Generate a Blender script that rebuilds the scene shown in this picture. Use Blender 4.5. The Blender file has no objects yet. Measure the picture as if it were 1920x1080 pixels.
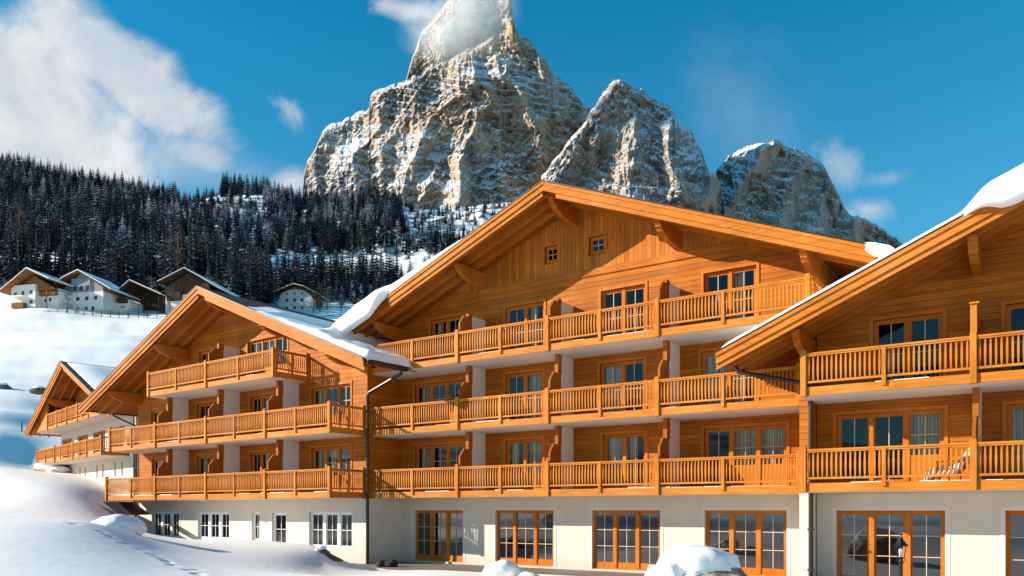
import bpy, bmesh, math, random
import numpy as np
from mathutils import Vector, Matrix
R = math.radians
random.seed(7)
scn = bpy.context.scene
C = scn.collection
# ---------------------------------------------------------------- camera
EYE = 2.55
cd = bpy.data.cameras.new('camera')
cam = bpy.data.objects.new('camera', cd)
C.objects.link(cam)
cam.location = (0, 0, EYE)
cam.rotation_euler = (R(90), 0, 0)
cd.sensor_width = 36
cd.lens = 28.0
cd.shift_y = 416 / 1920
cd.clip_start = 0.1
cd.clip_end = 12000
scn.camera = cam
# ---------------------------------------------------------------- light
SUN_EL = 21.0
SX, SY = -0.9976, -0.07          # horizontal direction towards the sun
sl = bpy.data.lights.new('sun', 'SUN')
sl.energy = 5.0
sl.angle = R(0.5)
sl.color = (1.0, 0.89, 0.75)
so = bpy.data.objects.new('sun', sl)
C.objects.link(so)
sd = Vector((SX * math.cos(R(SUN_EL)), SY * math.cos(R(SUN_EL)), math.sin(R(SUN_EL))))
so.rotation_euler = sd.to_track_quat('Z', 'Y').to_euler()
so.location = (-30, 0, 40)
scn.view_settings.view_transform = 'Standard'
scn.view_settings.look = 'None'
scn.view_settings.gamma = 1
scn.cycles.volume_bounces = 3
scn.view_settings.exposure = 0.75


class NT:
    def __init__(s, tree):
        s.t = tree
        s.n = tree.nodes

    def __call__(s, typ, **kw):
        nd = s.n.new(typ)
        for k, v in kw.items():
            if k.startswith('_'):
                setattr(nd, k[1:], v)
                continue
            key = int(k[1:]) if k[0] == 'i' and k[1:].isdigit() else k.replace('__', ' ')
            inp = nd.inputs[key]
            if isinstance(v, bpy.types.NodeSocket):
                s.t.links.new(v, inp)
            else:
                inp.default_value = v
        return nd

    def m(s, op, a, b=None, c=None, clamp=False):
        nd = s.n.new('ShaderNodeMath')
        nd.operation = op
        nd.use_clamp = clamp
        for i, v in enumerate((a, b, c)):
            if v is None: continue
            if isinstance(v, bpy.types.NodeSocket): s.t.links.new(v, nd.inputs[i])
            else: nd.inputs[i].default_value = v
        return nd.outputs[0]

    def mix(s, f, a, b, mode='MIX'):
        nd = s.n.new('ShaderNodeMix')
        nd.data_type = 'RGBA'
        nd.blend_type = mode
        nd.clamp_factor = True
        for i, v in ((0, f), (6, a), (7, b)):
            if isinstance(v, bpy.types.NodeSocket): s.t.links.new(v, nd.inputs[i])
            else: nd.inputs[i].default_value = v if i == 0 else (tuple(v) + (1,) if len(v) == 3 else v)
        return nd.outputs[2]

    def ramp(s, f, *stops):
        nd = s.n.new('ShaderNodeValToRGB')
        e = nd.color_ramp.elements
        while len(e) < len(stops): e.new(0.5)
        for el, (p, c) in zip(e, stops):
            el.position = p
            el.color = (c, c, c, 1) if isinstance(c, (int, float)) else tuple(c) + (1,)
        s.t.links.new(f, nd.inputs[0])
        return nd.outputs[0]

    def smooth(s, x, a, b):
        nd = s.n.new('ShaderNodeMapRange')
        nd.interpolation_type = 'SMOOTHSTEP'
        s.t.links.new(x, nd.inputs[0])
        nd.inputs[1].default_value = a
        nd.inputs[2].default_value = b
        return nd.outputs[0]


# world: physical sky with cloud banks placed by direction
w = bpy.data.worlds.new('World')
scn.world = w
w.use_nodes = True
N = NT(w.node_tree)
for nd in list(N.n): N.n.remove(nd)
sky = N('ShaderNodeTexSky', _sky_type='NISHITA', _sun_disc=False, _sun_elevation=R(SUN_EL),
        _sun_rotation=math.atan2(SX, SY), _altitude=1600, _air_density=1.0, _dust_density=0.35, _ozone_density=2.2)
hs = N('ShaderNodeHueSaturation', Hue=0.476, Saturation=1.45, Value=1.0, Color=sky.outputs[0])
tc = N('ShaderNodeTexCoord')
sp = N('ShaderNodeSeparateXYZ', Vector=tc.outputs['Generated'])
yy = N.m('MAXIMUM', sp.outputs[1], 0.02)
ax = N.m('DIVIDE', sp.outputs[0], yy)
ez = N.m('DIVIDE', sp.outputs[2], yy)
cv = N('ShaderNodeCombineXYZ', X=ax, Y=ez)
nz1 = N('ShaderNodeTexNoise', Vector=cv.outputs[0], Scale=5.0, Detail=9.0, Roughness=0.60, Distortion=0.35)
nz2 = N('ShaderNodeTexNoise', Vector=cv.outputs[0], Scale=14.0, Detail=8.0, Roughness=0.62, Distortion=0.7)
dens = None


def blob(cx, cy, rx, ry, ang, amp, namp, noise, soft=0.55):
    """elliptical bank in direction space, its border broken by noise"""
    ca, sa = math.cos(R(ang)), math.sin(R(ang))
    dx = N.m('SUBTRACT', ax, cx)
    dy = N.m('SUBTRACT', ez, cy)
    u_ = N.m('DIVIDE', N.m('ADD', N.m('MULTIPLY', dx, ca), N.m('MULTIPLY', dy, sa)), rx)
    v_ = N.m('DIVIDE', N.m('SUBTRACT', N.m('MULTIPLY', dy, ca), N.m('MULTIPLY', dx, sa)), ry)
    rr = N.m('SQRT', N.m('ADD', N.m('MULTIPLY', u_, u_), N.m('MULTIPLY', v_, v_)))
    nn = N.m('MULTIPLY', N.m('SUBTRACT', noise.outputs[0], 0.5), namp)
    q = N.m('ADD', N.m('SUBTRACT', 1.0, rr), nn)
    return N.m('MULTIPLY', N.smooth(q, 0.0, soft), amp)


def dirpt(px, py): return (px - 960) / 1493, (956 - py) / 1493


for (px, py, rx, ry, ang, amp, na, nz, sf) in (
        (-40, 225, 460, 275, -30, 0.97, 1.25, nz1, 0.45),
        (235, 130, 330, 90, -38, 0.9, 1.9, nz1, 0.5),
        (370, 290, 120, 60, -20, 0.75, 2.2, nz1, 0.7),
        (540, 208, 62, 28, -50, 0.6, 3.0, nz2, 1.2),
        (550, 345, 75, 42, 10, 0.85, 1.2, nz2, 0.8),
        (300, 300, 300, 95, -12, 0.5, 1.3, nz1, 1.0),
        (1570, 310, 80, 48, -35, 0.6, 2.4, nz2, 1.3),
        (1630, 392, 62, 40, 0, 0.6, 2.2, nz2, 1.3),
        (1660, 335, 80, 26, 10, 0.25, 2.0, nz2, 1.0),
        (1400, 205, 240, 130, -30, 0.12, 2.6, nz1, 1.5),
        (770, 20, 95, 38, -15, 0.75, 1.6, nz2, 0.9)):
    a_, e_ = dirpt(px, py)
    b_ = blob(a_, e_, rx / 1493, ry / 1493, ang, amp, na, nz, sf)
    dens = b_ if dens is None else N.m('MAXIMUM', dens, b_)
dens = N.m('MULTIPLY', dens, N.smooth(sp.outputs[1], 0.02, 0.15))
hz = N.m('SUBTRACT', 1.0, N.smooth(sp.outputs[2], 0.0, 0.62))
skyb = N.mix(1.0, hs.outputs[0], (1.0, 1.62, 1.60), 'MULTIPLY')
skyc = N.mix(N.m('MULTIPLY', hz, 0.42), skyb, (2.4, 3.9, 4.9))
ctone = N.mix(N.smooth(nz1.outputs[0], 0.38, 0.66), (5.2, 5.7, 6.2), (7.6, 7.6, 7.6))
col = N.mix(dens, skyc, ctone)
bg = N('ShaderNodeBackground', Color=col, Strength=0.07)
wo = N('ShaderNodeOutputWorld', Surface=bg.outputs[0])

# ---------------------------------------------------------------- numpy noise
_rng = np.random.RandomState(3)
_perm = _rng.permutation(4096)
_val = _rng.rand(4096) * 2 - 1


def vnoise(x, y, z=None):
    x = np.asarray(x, float)
    y = np.asarray(y, float)
    z = np.zeros_like(x) if z is None else np.asarray(z, float) + np.zeros_like(x)
    xi, yi, zi = np.floor(x).astype(int), np.floor(y).astype(int), np.floor(z).astype(int)
    fx, fy, fz = x - xi, y - yi, z - zi
    fx, fy, fz = [t * t * t * (t * (t * 6 - 15) + 10) for t in (fx, fy, fz)]

    def h(a, b, c): return _val[_perm[(_perm[(_perm[a & 4095] + b) & 4095] + c) & 4095]]
    r = 0
    for a in (0, 1):
        for b in (0, 1):
            for c in (0, 1):
                wt = (fx if a else 1 - fx) * (fy if b else 1 - fy) * (fz if c else 1 - fz)
                r = r + wt * h(xi + a, yi + b, zi + c)
    return r


def fbm(x, y, z=None, o=4, g=0.5):
    r, a, s = 0, 1.0, 0
    for i in range(o):
        k = 2.0 ** i
        r = r + a * vnoise(x * k + 13.7 * i, y * k + 5.1 * i, None if z is None else z * k)
        s += a
        a *= g
    return r / s


def ridged(x, y, o=4, g=0.55):
    r, a, s = 0, 1.0, 0
    for i in range(o):
        k = 2.0 ** i
        r = r + a * (1 - 2 * np.abs(vnoise(x * k + 31.7 * i, y * k + 9.1 * i)))
        s += a
        a *= g
    return r / s


def sstep(a, b, x):
    t = np.clip((x - a) / (b - a), 0, 1)
    return t * t * (3 - 2 * t)


# ---------------------------------------------------------------- object helpers
def tag(o, label, cat, group=None, kind=None):
    if label: o['label'] = label
    if cat: o['category'] = cat
    if group: o['group'] = group
    if kind: o['kind'] = kind
    return o


def empty(name, loc=(0, 0, 0), rz=0.0):
    o = bpy.data.objects.new(name, None)
    C.objects.link(o)
    o.location = loc
    o.rotation_euler = (0, 0, rz)
    o.empty_display_size = 0.5
    return o


def link_mesh(name, me, parent=None, label=None):
    o = bpy.data.objects.new(name, me)
    C.objects.link(o)
    if parent is not None: o.parent = parent
    if label: o['label'] = label
    return o


class MB:
    """collects verts and faces, then links them as one mesh object"""
    def __init__(s):
        s.v, s.f, s.mi = [], [], []
        s.cur = 0

    def add(s, vs, fs):
        b = len(s.v)
        s.v.extend(tuple(p) for p in vs)
        s.f.extend(tuple(b + i for i in f) for f in fs)
        s.mi.extend([s.cur] * len(fs))
        return s

    def box(s, x0, x1, y0, y1, z0, z1):
        vs = [(x0, y0, z0), (x1, y0, z0), (x1, y1, z0), (x0, y1, z0), (x0, y0, z1), (x1, y0, z1), (x1, y1, z1), (x0, y1, z1)]
        return s.add(vs, [(3, 2, 1, 0), (4, 5, 6, 7), (0, 1, 5, 4), (1, 2, 6, 5), (2, 3, 7, 6), (3, 0, 4, 7)])

    def prism_x(s, prof, x0, x1):
        """profile in (y,z) extruded along x"""
        n = len(prof)
        vs = [(x0, y, z) for y, z in prof] + [(x1, y, z) for y, z in prof]
        fs = [tuple(range(n - 1, -1, -1)), tuple(range(n, 2 * n))]
        fs += [(i, (i + 1) % n, n + (i + 1) % n, n + i) for i in range(n)]
        return s.add(vs, fs)

    def prism_y(s, prof, y0, y1):
        n = len(prof)
        vs = [(x, y0, z) for x, z in prof] + [(x, y1, z) for x, z in prof]
        fs = [tuple(range(n)), tuple(range(2 * n - 1, n - 1, -1))]
        fs += [((i + 1) % n, i, n + i, n + (i + 1) % n) for i in range(n)]
        return s.add(vs, fs)

    def tube(s, pts, r, n=8, cap=True):
        pts = [Vector(p) for p in pts]
        rs = r if isinstance(r, (list, tuple)) else [r] * len(pts)
        vs, fs = [], []
        for i, p in enumerate(pts):
            d = (pts[min(i + 1, len(pts) - 1)] - pts[max(i - 1, 0)]).normalized()
            a = d.orthogonal().normalized() if i == 0 else (pa - d * pa.dot(d)).normalized()
            pa = a
            b = d.cross(a)
            for k in range(n):
                t = 2 * math.pi * k / n
                vs.append(p + (a * math.cos(t) + b * math.sin(t)) * rs[i])
        for i in range(len(pts) - 1):
            for k in range(n):
                k2 = (k + 1) % n
                fs.append((i * n + k, i * n + k2, (i + 1) * n + k2, (i + 1) * n + k))
        if cap:
            fs.append(tuple(range(n - 1, -1, -1)))
            fs.append(tuple((len(pts) - 1) * n + k for k in range(n)))
        return s.add(vs, fs)

    def lathe(s, prof, n=12, c=(0, 0, 0)):
        vs, fs = [], []
        for r, z in prof:
            for k in range(n):
                t = 2 * math.pi * k / n
                vs.append((c[0] + r * math.cos(t), c[1] + r * math.sin(t), c[2] + z))
        for i in range(len(prof) - 1):
            for k in range(n):
                k2 = (k + 1) % n
                fs.append((i * n + k, i * n + k2, (i + 1) * n + k2, (i + 1) * n + k))
        return s.add(vs, fs)

    def build(s, name, mats, parent=None, label=None, smooth=False, bevel=0):
        me = bpy.data.meshes.new(name)
        me.from_pydata(s.v, [], s.f)
        if not isinstance(mats, (list, tuple)): mats = [mats]
        for m in mats: me.materials.append(m)
        me.polygons.foreach_set('material_index', s.mi)
        if smooth: me.polygons.foreach_set('use_smooth', [True] * len(s.f))
        me.update()
        o = link_mesh(name, me, parent, label)
        if bevel:
            bv = o.modifiers.new('bevel', 'BEVEL')
            bv.width = bevel
            bv.segments = 2
            bv.limit_method = 'ANGLE'
        return o


def grid_mesh(name, P, mat, parent=None, smooth=True, closed_u=False):
    """P: (rows, cols, 3) array -> mesh"""
    r, c, _ = P.shape
    me = bpy.data.meshes.new(name)
    i = np.arange(r * c).reshape(r, c)
    if closed_u: i = np.concatenate([i, i[:, :1]], 1)
    q = np.stack([i[:-1, :-1], i[:-1, 1:], i[1:, 1:], i[1:, :-1]], -1).reshape(-1, 4)
    me.vertices.add(r * c)
    me.vertices.foreach_set('co', P.reshape(-1).astype(np.float32))
    me.loops.add(q.size)
    me.loops.foreach_set('vertex_index', q.reshape(-1).astype(np.int32))
    me.polygons.add(len(q))
    me.polygons.foreach_set('loop_start', np.arange(0, q.size, 4, dtype=np.int32))
    me.polygons.foreach_set('loop_total', np.full(len(q), 4, np.int32))
    me.update(calc_edges=True)
    me.polygons.foreach_set('use_smooth', [smooth] * len(q))
    me.materials.append(mat)
    me.validate()
    return link_mesh(name, me, parent)


# ---------------------------------------------------------------- materials
def newmat(name):
    m = bpy.data.materials.new(name)
    m.use_nodes = True
    n = NT(m.node_tree)
    b = m.node_tree.nodes['Principled BSDF']
    return m, n, b


def setin(n, b, **kw):
    for k, v in kw.items():
        k = k.replace('__', ' ')
        if isinstance(v, bpy.types.NodeSocket): n.t.links.new(v, b.inputs[k])
        else: b.inputs[k].default_value = v if not (isinstance(v, tuple) and len(v) == 3) else v + (1,)


def wood(name, c0, c1, along='x', plank=0.0, rough=0.55, knots=False):
    m, n, b = newmat(name)
    t = n('ShaderNodeTexCoord')
    s = n('ShaderNodeSeparateXYZ', Vector=t.outputs['Object'])
    X, Y, Z = s.outputs
    st = {'x': (0.6, 9, 9), 'z': (9, 9, 0.6), 'y': (9, 0.6, 9)}[along]
    mp = n('ShaderNodeMapping', Vector=t.outputs['Object'], Scale=st)
    g1 = n('ShaderNodeTexNoise', Vector=mp.outputs[0], Scale=1.6, Detail=5.0, Roughness=0.65, Distortion=0.6)
    g2 = n('ShaderNodeTexNoise', Vector=t.outputs['Object'], Scale=0.55, Detail=3.0)
    f = n.m('ADD', n.m('MULTIPLY', g1.outputs[0], 0.75), n.m('MULTIPLY', g2.outputs[0], 0.35))
    col = n.mix(n.smooth(f, 0.35, 0.75), c0, c1)
    g4 = n('ShaderNodeTexNoise', Vector=t.outputs['Object'], Scale=0.28, Detail=6.0, Roughness=0.7)
    pale = tuple(min(1, a * 1.05 + b) for a, b in zip(c1, (0.02, 0.07, 0.05)))
    if c1[0] > .3: col = n.mix(n.m('MULTIPLY', n.smooth(g4.outputs[0], 0.45, 0.7), 0.32), col, pale)
    hgt = n.m('MULTIPLY', g1.outputs[0], 0.15)
    if plank:
        ax_ = Z if along == 'x' else X
        q = n.m('DIVIDE', ax_, plank)
        fr = n.m('FRACT', q)
        fl = n.m('FLOOR', q)
        wn = n('ShaderNodeTexWhiteNoise', _noise_dimensions='1D', W=fl)
        # end joints: long boards of varying length
        g3 = n('ShaderNodeTexNoise', Vector=t.outputs['Object'], Scale=0.9, Detail=5.0, Roughness=0.7)
        tint = n.m('ADD', n.m('ADD', 0.56, n.m('MULTIPLY', wn.outputs[0], 0.42)), n.m('MULTIPLY', g3.outputs[0], 0.45))
        col = n.mix(1.0, col, n('ShaderNodeCombineXYZ', X=tint, Y=tint, Z=tint).outputs[0], 'MULTIPLY')
        e = n.m('MINIMUM', fr, n.m('SUBTRACT', 1.0, fr))
        gv = n.smooth(e, 0.0, 0.055)
        col = n.mix(n.m('SUBTRACT', 1.0, gv), col, tuple(0.35 * v for v in c0))
        hgt = n.m('ADD', hgt, n.m('MULTIPLY', gv, 0.8))
    if knots:
        vo = n('ShaderNodeTexVoronoi', Vector=t.outputs['Object'], Scale=2.6, Randomness=1.0)
        kn = n.m('SUBTRACT', 1.0, n.smooth(vo.outputs['Distance'], 0.03, 0.075))
        col = n.mix(n.m('MULTIPLY', kn, 0.7), col, (0.16, 0.06, 0.015))
    bp = n('ShaderNodeBump', Strength=0.5, Distance=0.02, Height=hgt)
    setin(n, b, Base__Color=col, Roughness=rough + .1, Normal=bp.outputs[0])
    b.inputs['Specular IOR Level'].default_value = 0.18
    return m


W0, W1 = (0.30, 0.078, 0.003), (0.49, 0.146, 0.006)
L0, L1 = (0.37, 0.112, 0.007), (0.56, 0.196, 0.018)
M_wall = wood('spruce_boards_horizontal', W0, W1, 'x', 0.21)
M_gable = wood('spruce_boards_vertical', (0.34, 0.092, 0.005), (0.54, 0.172, 0.014), 'z', 0.19, knots=True)
M_trim = wood('spruce_beam', W0, W1, 'x')
M_trimv = wood('spruce_post', L0, L1, 'z')
M_rail = wood('spruce_rail', L0, L1, 'x')
M_barge = wood('spruce_barge_board', (0.34, 0.098, 0.006), (0.54, 0.175, 0.016), 'x')
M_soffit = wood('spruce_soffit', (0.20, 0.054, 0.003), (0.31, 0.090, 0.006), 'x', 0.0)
M_frame = wood('larch_window_frame', (0.40, 0.105, 0.006), (0.54, 0.160, 0.012), 'z')
M_div = wood('spruce_divider', (0.26, 0.070, 0.005), (0.36, 0.105, 0.009), 'z', 0.0)
M_oldwood = wood('old_barn_boards', (0.035, 0.020, 0.013), (0.10, 0.055, 0.035), 'z', 0.3, 0.9)
M_brown = wood('brown_chalet_wood', (0.17, 0.075, 0.03), (0.28, 0.13, 0.05), 'x', 0.25, 0.8)
M_deck = wood('grey_deck', (0.16, 0.13, 0.105), (0.27, 0.22, 0.18), 'x', 0.0, 0.8)


def plaster(name, c, var=0.06):
    m, n, b = newmat(name)
    t = n('ShaderNodeTexCoord')
    g = n('ShaderNodeTexNoise', Vector=t.outputs['Object'], Scale=0.7, Detail=6.0, Roughness=0.6)
    g2 = n('ShaderNodeTexNoise', Vector=t.outputs['Object'], Scale=45.0, Detail=3.0)
    col = n.mix(n.smooth(g.outputs[0], 0.3, 0.7), tuple(v * (1 - var) for v in c), tuple(min(1, v * (1 + var)) for v in c))
    sz = n('ShaderNodeSeparateXYZ', Vector=t.outputs['Object'])
    g3 = n('ShaderNodeTexNoise', Vector=t.outputs['Object'], Scale=2.2, Detail=7.0, Roughness=0.7)
    dirt = n.m('MULTIPLY', n.m('SUBTRACT', 1.0, n.smooth(n.m('ADD', sz.outputs[2], n.m('MULTIPLY', g3.outputs[0], -0.9)), -0.5, 0.25)), 0.35)
    col = n.mix(dirt, col, tuple(v * 0.55 for v in c))
    bp = n('ShaderNodeBump', Strength=0.35, Distance=0.01, Height=g2.outputs[0])
    setin(n, b, Base__Color=col, Roughness=0.9, Normal=bp.outputs[0])
    return m


M_plaster = plaster('cream_plaster', (0.64, 0.56, 0.465))
M_white = plaster('white_plaster', (0.66, 0.60, 0.54), 0.03)
M_oldwhite = plaster('old_white_render', (0.74, 0.68, 0.62), 0.10)
M_greywall = plaster('grey_render', (0.26, 0.26, 0.28), 0.1)


def plain(name, c, rough=0.5, metal=0.0, spec=0.5):
    m, n, b = newmat(name)
    t = n('ShaderNodeTexCoord')
    g = n('ShaderNodeTexNoise', Vector=t.outputs['Object'], Scale=6.0, Detail=4.0)
    col = n.mix(g.outputs[0], tuple(v * 0.85 for v in c), tuple(min(1, v * 1.12) for v in c))
    setin(n, b, Base__Color=col, Roughness=rough, Metallic=metal)
    b.inputs['Specular IOR Level'].default_value = spec
    return m


M_metal = plain('dark_gutter_metal', (0.045, 0.035, 0.03), 0.35, 0.6)
M_black = plain('black_iron', (0.012, 0.014, 0.018), 0.4, 0.3)
M_alu = plain('aluminium', (0.75, 0.75, 0.75), 0.35, 0.8)
M_wframe = plain('white_window_frame', (0.80, 0.80, 0.80), 0.35)
M_bar = plain('pale_glazing_bar', (0.58, 0.42, 0.27), 0.5)
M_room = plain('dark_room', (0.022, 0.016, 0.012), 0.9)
M_pane2 = plain('milky_lamp_glass', (0.7, 0.68, 0.62), 0.3)
M_cloth = plain('pale_fleece', (0.62, 0.52, 0.44), 0.95)
M_rag = plain('black_cloth', (0.012, 0.012, 0.014), 0.8)
M_darkrock = plain('dark_stone', (0.10, 0.085, 0.07), 0.9)

m, n, b = newmat('curtain_fabric')
t = n('ShaderNodeTexCoord')
wv = n('ShaderNodeTexWave', Vector=t.outputs['Object'], Scale=3.2, Distortion=1.5, Detail=2.0)
setin(n, b, Base__Color=n.mix(wv.outputs[0], (0.34, 0.27, 0.16), (0.78, 0.66, 0.46)), Roughness=0.95)
M_curtain = m

def glassmat(name, ior, k, a):
    m, n, b = newmat(name)
    n.n.remove(b)
    fr = n('ShaderNodeFresnel', IOR=ior)
    t = n('ShaderNodeTexCoord')
    gn = n('ShaderNodeTexNoise', Vector=t.outputs['Object'], Scale=0.9, Detail=1.0)
    bp = n('ShaderNodeBump', Strength=0.04, Distance=0.05, Height=gn.outputs[0])
    gl = n('ShaderNodeBsdfGlossy', Color=(0.95, 0.97, 1.0, 1), Roughness=0.015, Normal=bp.outputs[0])
    tr = n('ShaderNodeBsdfTransparent', Color=(0.86, 0.85, 0.82, 1))
    mx = n('ShaderNodeMixShader', Fac=n.m('ADD', n.m('MULTIPLY', fr.outputs[0], k), a, clamp=True), i1=tr.outputs[0], i2=gl.outputs[0])
    n.t.links.new(mx.outputs[0], n.n['Material Output'].inputs[0])
    return m


M_glass_door = glassmat('door_glass', 1.75, 1.15, 0.03)
M_glass = glassmat('window_glass', 1.5, 0.95, 0.0)


def snowmat(name, rocky=False):
    m, n, b = newmat(name)
    t = n('ShaderNodeTexCoord')
    g = n('ShaderNodeTexNoise', Vector=t.outputs['Object'], Scale=0.35, Detail=9.0, Roughness=0.62)
    g2 = n('ShaderNodeTexNoise', Vector=t.outputs['Object'], Scale=5.0, Detail=6.0, Roughness=0.6)
    col = n.mix(g.outputs[0], (0.90, 0.88, 0.855), (0.95, 0.93, 0.90))
    h = n.m('ADD', n.m('MULTIPLY', g.outputs[0], 1.0), n.m('MULTIPLY', g2.outputs[0], 0.30))
    if rocky:
        ge = n('ShaderNodeNewGeometry')
        sp_ = n('ShaderNodeSeparateXYZ', Vector=t.outputs['Object'])
        far = n.smooth(sp_.outputs[1], 420.0, 560.0)
        r1 = n('ShaderNodeTexNoise', Vector=t.outputs['Object'], Scale=0.045, Detail=7.0, Roughness=0.72)
        r2 = n('ShaderNodeTexNoise', Vector=t.outputs['Object'], Scale=0.012, Detail=3.0)
        k = n.m('MULTIPLY', far, n.smooth(n.m('ADD', r1.outputs[0], n.m('MULTIPLY', r2.outputs[0], 0.3)), 0.68, 0.74))
        col = n.mix(k, col, (0.09, 0.075, 0.06))
    bp = n('ShaderNodeBump', Strength=0.35, Distance=0.07, Height=h)
    setin(n, b, Base__Color=col, Roughness=0.75, Normal=bp.outputs[0])
    b.inputs['Specular IOR Level'].default_value = 0.25
    return m


M_snow = snowmat('fresh_snow')
M_ground = snowmat('snow_ground', True)

m, n, b = newmat('dark_roof_tiles')
t = n('ShaderNodeTexCoord')
mp = n('ShaderNodeMapping', Vector=t.outputs['Object'], Rotation=(0, 0, R(90)))
br = n('ShaderNodeTexBrick', Vector=mp.outputs[0], Scale=1.0, _offset=0.5)
br.inputs['Brick Width'].default_value = 0.34
br.inputs['Row Height'].default_value = 0.34
br.inputs['Mortar Size'].default_value = 0.05
br.inputs['Mortar Smooth'].default_value = 0.6
br.inputs['Color1'].default_value = (0.055, 0.055, 0.062, 1)
br.inputs['Color2'].default_value = (0.12, 0.12, 0.13, 1)
br.inputs['Mortar'].default_value = (0.015, 0.015, 0.02, 1)
s_ = n('ShaderNodeSeparateXYZ', Vector=t.outputs['Object'])
cw = n.m('SINE', n.m('MULTIPLY', s_.outputs[1], 2 * math.pi / 0.34))
bp = n('ShaderNodeBump', Strength=1.0, Distance=0.08, Height=n.m('SUBTRACT', n.m('MULTIPLY', cw, 0.5), br.outputs[1]))
setin(n, b, Base__Color=br.outputs[0], Roughness=0.85, Normal=bp.outputs[0])
b.inputs['Specular IOR Level'].default_value = 0.2
M_tile = m


def rockmat(name, tan, grey, snow_bias=0.0, z0=700.0, z1=1150.0):
    m, n, b = newmat(name)
    t = n('ShaderNodeTexCoord')
    ge = n('ShaderNodeNewGeometry')
    P = t.outputs['Object']
    sp_ = n('ShaderNodeSeparateXYZ', Vector=P)
    ns = n('ShaderNodeSeparateXYZ', Vector=ge.outputs['Normal'])
    mpv = n('ShaderNodeMapping', Vector=P, Scale=(1, 1, 0.22))
    a1 = n('ShaderNodeTexNoise', Vector=mpv.outputs[0], Scale=0.012, Detail=9.0, Roughness=0.68, Distortion=0.4)
    a2 = n('ShaderNodeTexNoise', Vector=P, Scale=0.0035, Detail=3.0)
    mph = n('ShaderNodeMapping', Vector=P, Scale=(0.12, 0.12, 1))
    a3 = n('ShaderNodeTexNoise', Vector=mph.outputs[0], Scale=0.055, Detail=7.0, Roughness=0.7)
    a4 = n('ShaderNodeTexNoise', Vector=P, Scale=0.06, Detail=8.0, Roughness=0.72)
    base = n.mix(n.smooth(a2.outputs[0], 0.4, 0.62), tan, grey)
    base = n.mix(n.smooth(a1.outputs[0], 0.48, 0.62), base, tuple(v * 0.55 for v in grey))
    base = n.mix(n.m('MULTIPLY', n.smooth(a3.outputs[0], 0.5, 0.7), 0.4), base, tuple(min(1, v * 1.35) for v in tan))
    a5 = n('ShaderNodeTexNoise', Vector=P, Scale=0.22, Detail=5.0, Roughness=0.7)
    # snow lies on ledges: gentle ground, broken by fine roughness
    q = n.m('ADD', n.m('MULTIPLY', ns.outputs[2], 1.2), n.m('MULTIPLY', n.m('SUBTRACT', a4.outputs[0], 0.5), 1.0))
    q = n.m('ADD', q, n.m('MULTIPLY', n.m('SUBTRACT', a3.outputs[0], 0.5), 0.8))
    q = n.m('ADD', q, n.m('MULTIPLY', n.m('SUBTRACT', a2.outputs[0], 0.5), 0.9))
    q = n.m('ADD', q, n.m('MULTIPLY', n.smooth(sp_.outputs[2], z0, z1), -0.16))
    q = n.m('ADD', q, n.m('MULTIPLY', n.m('SUBTRACT', a5.outputs[0], 0.5), 0.5))
    k = n.smooth(q, 0.46 - snow_bias, 0.60 - snow_bias)
    col = n.mix(k, base, (0.78, 0.80, 0.84))
    hh = n.m('ADD', n.m('MULTIPLY', a1.outputs[0], 1.0), n.m('MULTIPLY', a4.outputs[0], 0.6))
    bp = n('ShaderNodeBump', Strength=1.0, Distance=18.0, Height=hh)
    setin(n, b, Base__Color=col, Roughness=0.95, Normal=bp.outputs[0])
    b.inputs['Specular IOR Level'].default_value = 0.1
    return m


M_rock = rockmat('dolomite_rock', (0.54, 0.405, 0.29), (0.42, 0.345, 0.28), -0.08)
M_rock2 = rockmat('grey_dolomite', (0.48, 0.39, 0.32), (0.36, 0.31, 0.265), -0.05, 500, 900)

m, n, b = newmat('boulder_rock')
t = n('ShaderNodeTexCoord')
a1 = n('ShaderNodeTexNoise', Vector=t.outputs['Object'], Scale=2.5, Detail=9.0, Roughness=0.7)
a2 = n('ShaderNodeTexNoise', Vector=t.outputs['Object'], Scale=9.0, Detail=6.0, Roughness=0.7)
col = n.mix(n.smooth(a1.outputs[0], 0.38, 0.62), (0.22, 0.13, 0.07), (0.58, 0.46, 0.34))
setin(n, b, Base__Color=col, Roughness=0.95, Normal=n('ShaderNodeBump', Strength=1.0, Distance=0.12, Height=n.m('ADD', a1.outputs[0], n.m('MULTIPLY', a2.outputs[0], 0.3))).outputs[0])
M_boulder = m


def treemat(name, dark, snowy):
    m, n, b = newmat(name)
    t = n('ShaderNodeTexCoord')
    ge = n('ShaderNodeNewGeometry')
    ns = n('ShaderNodeSeparateXYZ', Vector=ge.outputs['Normal'])
    a = n('ShaderNodeTexNoise', Vector=ge.outputs['Position'], Scale=0.55, Detail=4.0, Roughness=0.75)
    a2 = n('ShaderNodeTexNoise', Vector=ge.outputs['Position'], Scale=0.03, Detail=2.0)
    q = n.m('ADD', n.m('MULTIPLY', n.m('ABSOLUTE', ns.outputs[2]), 0.35), a.outputs[0])
    q = n.m('ADD', q, n.m('MULTIPLY', n.m('SUBTRACT', a2.outputs[0], 0.5), 0.5))
    k = n.smooth(q, 0.86 - snowy, 1.0 - snowy)
    c = n.mix(a2.outputs[0], dark, tuple(v * 1.9 for v in dark))
    setin(n, b, Base__Color=n.mix(n.m('MULTIPLY', k, 0.8), c, (0.62, 0.68, 0.76)), Roughness=0.9)
    b.inputs['Specular IOR Level'].default_value = 0.1
    return m


M_tree = treemat('spruce_needles', (0.006, 0.017, 0.027), -0.05)
M_tree2 = treemat('snow_dusted_needles', (0.007, 0.018, 0.026), 0.07)
M_larch = plain('bare_larch_twigs', (0.13, 0.085, 0.065), 0.95)
M_bark = plain('bark', (0.06, 0.045, 0.035), 0.95)

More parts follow.
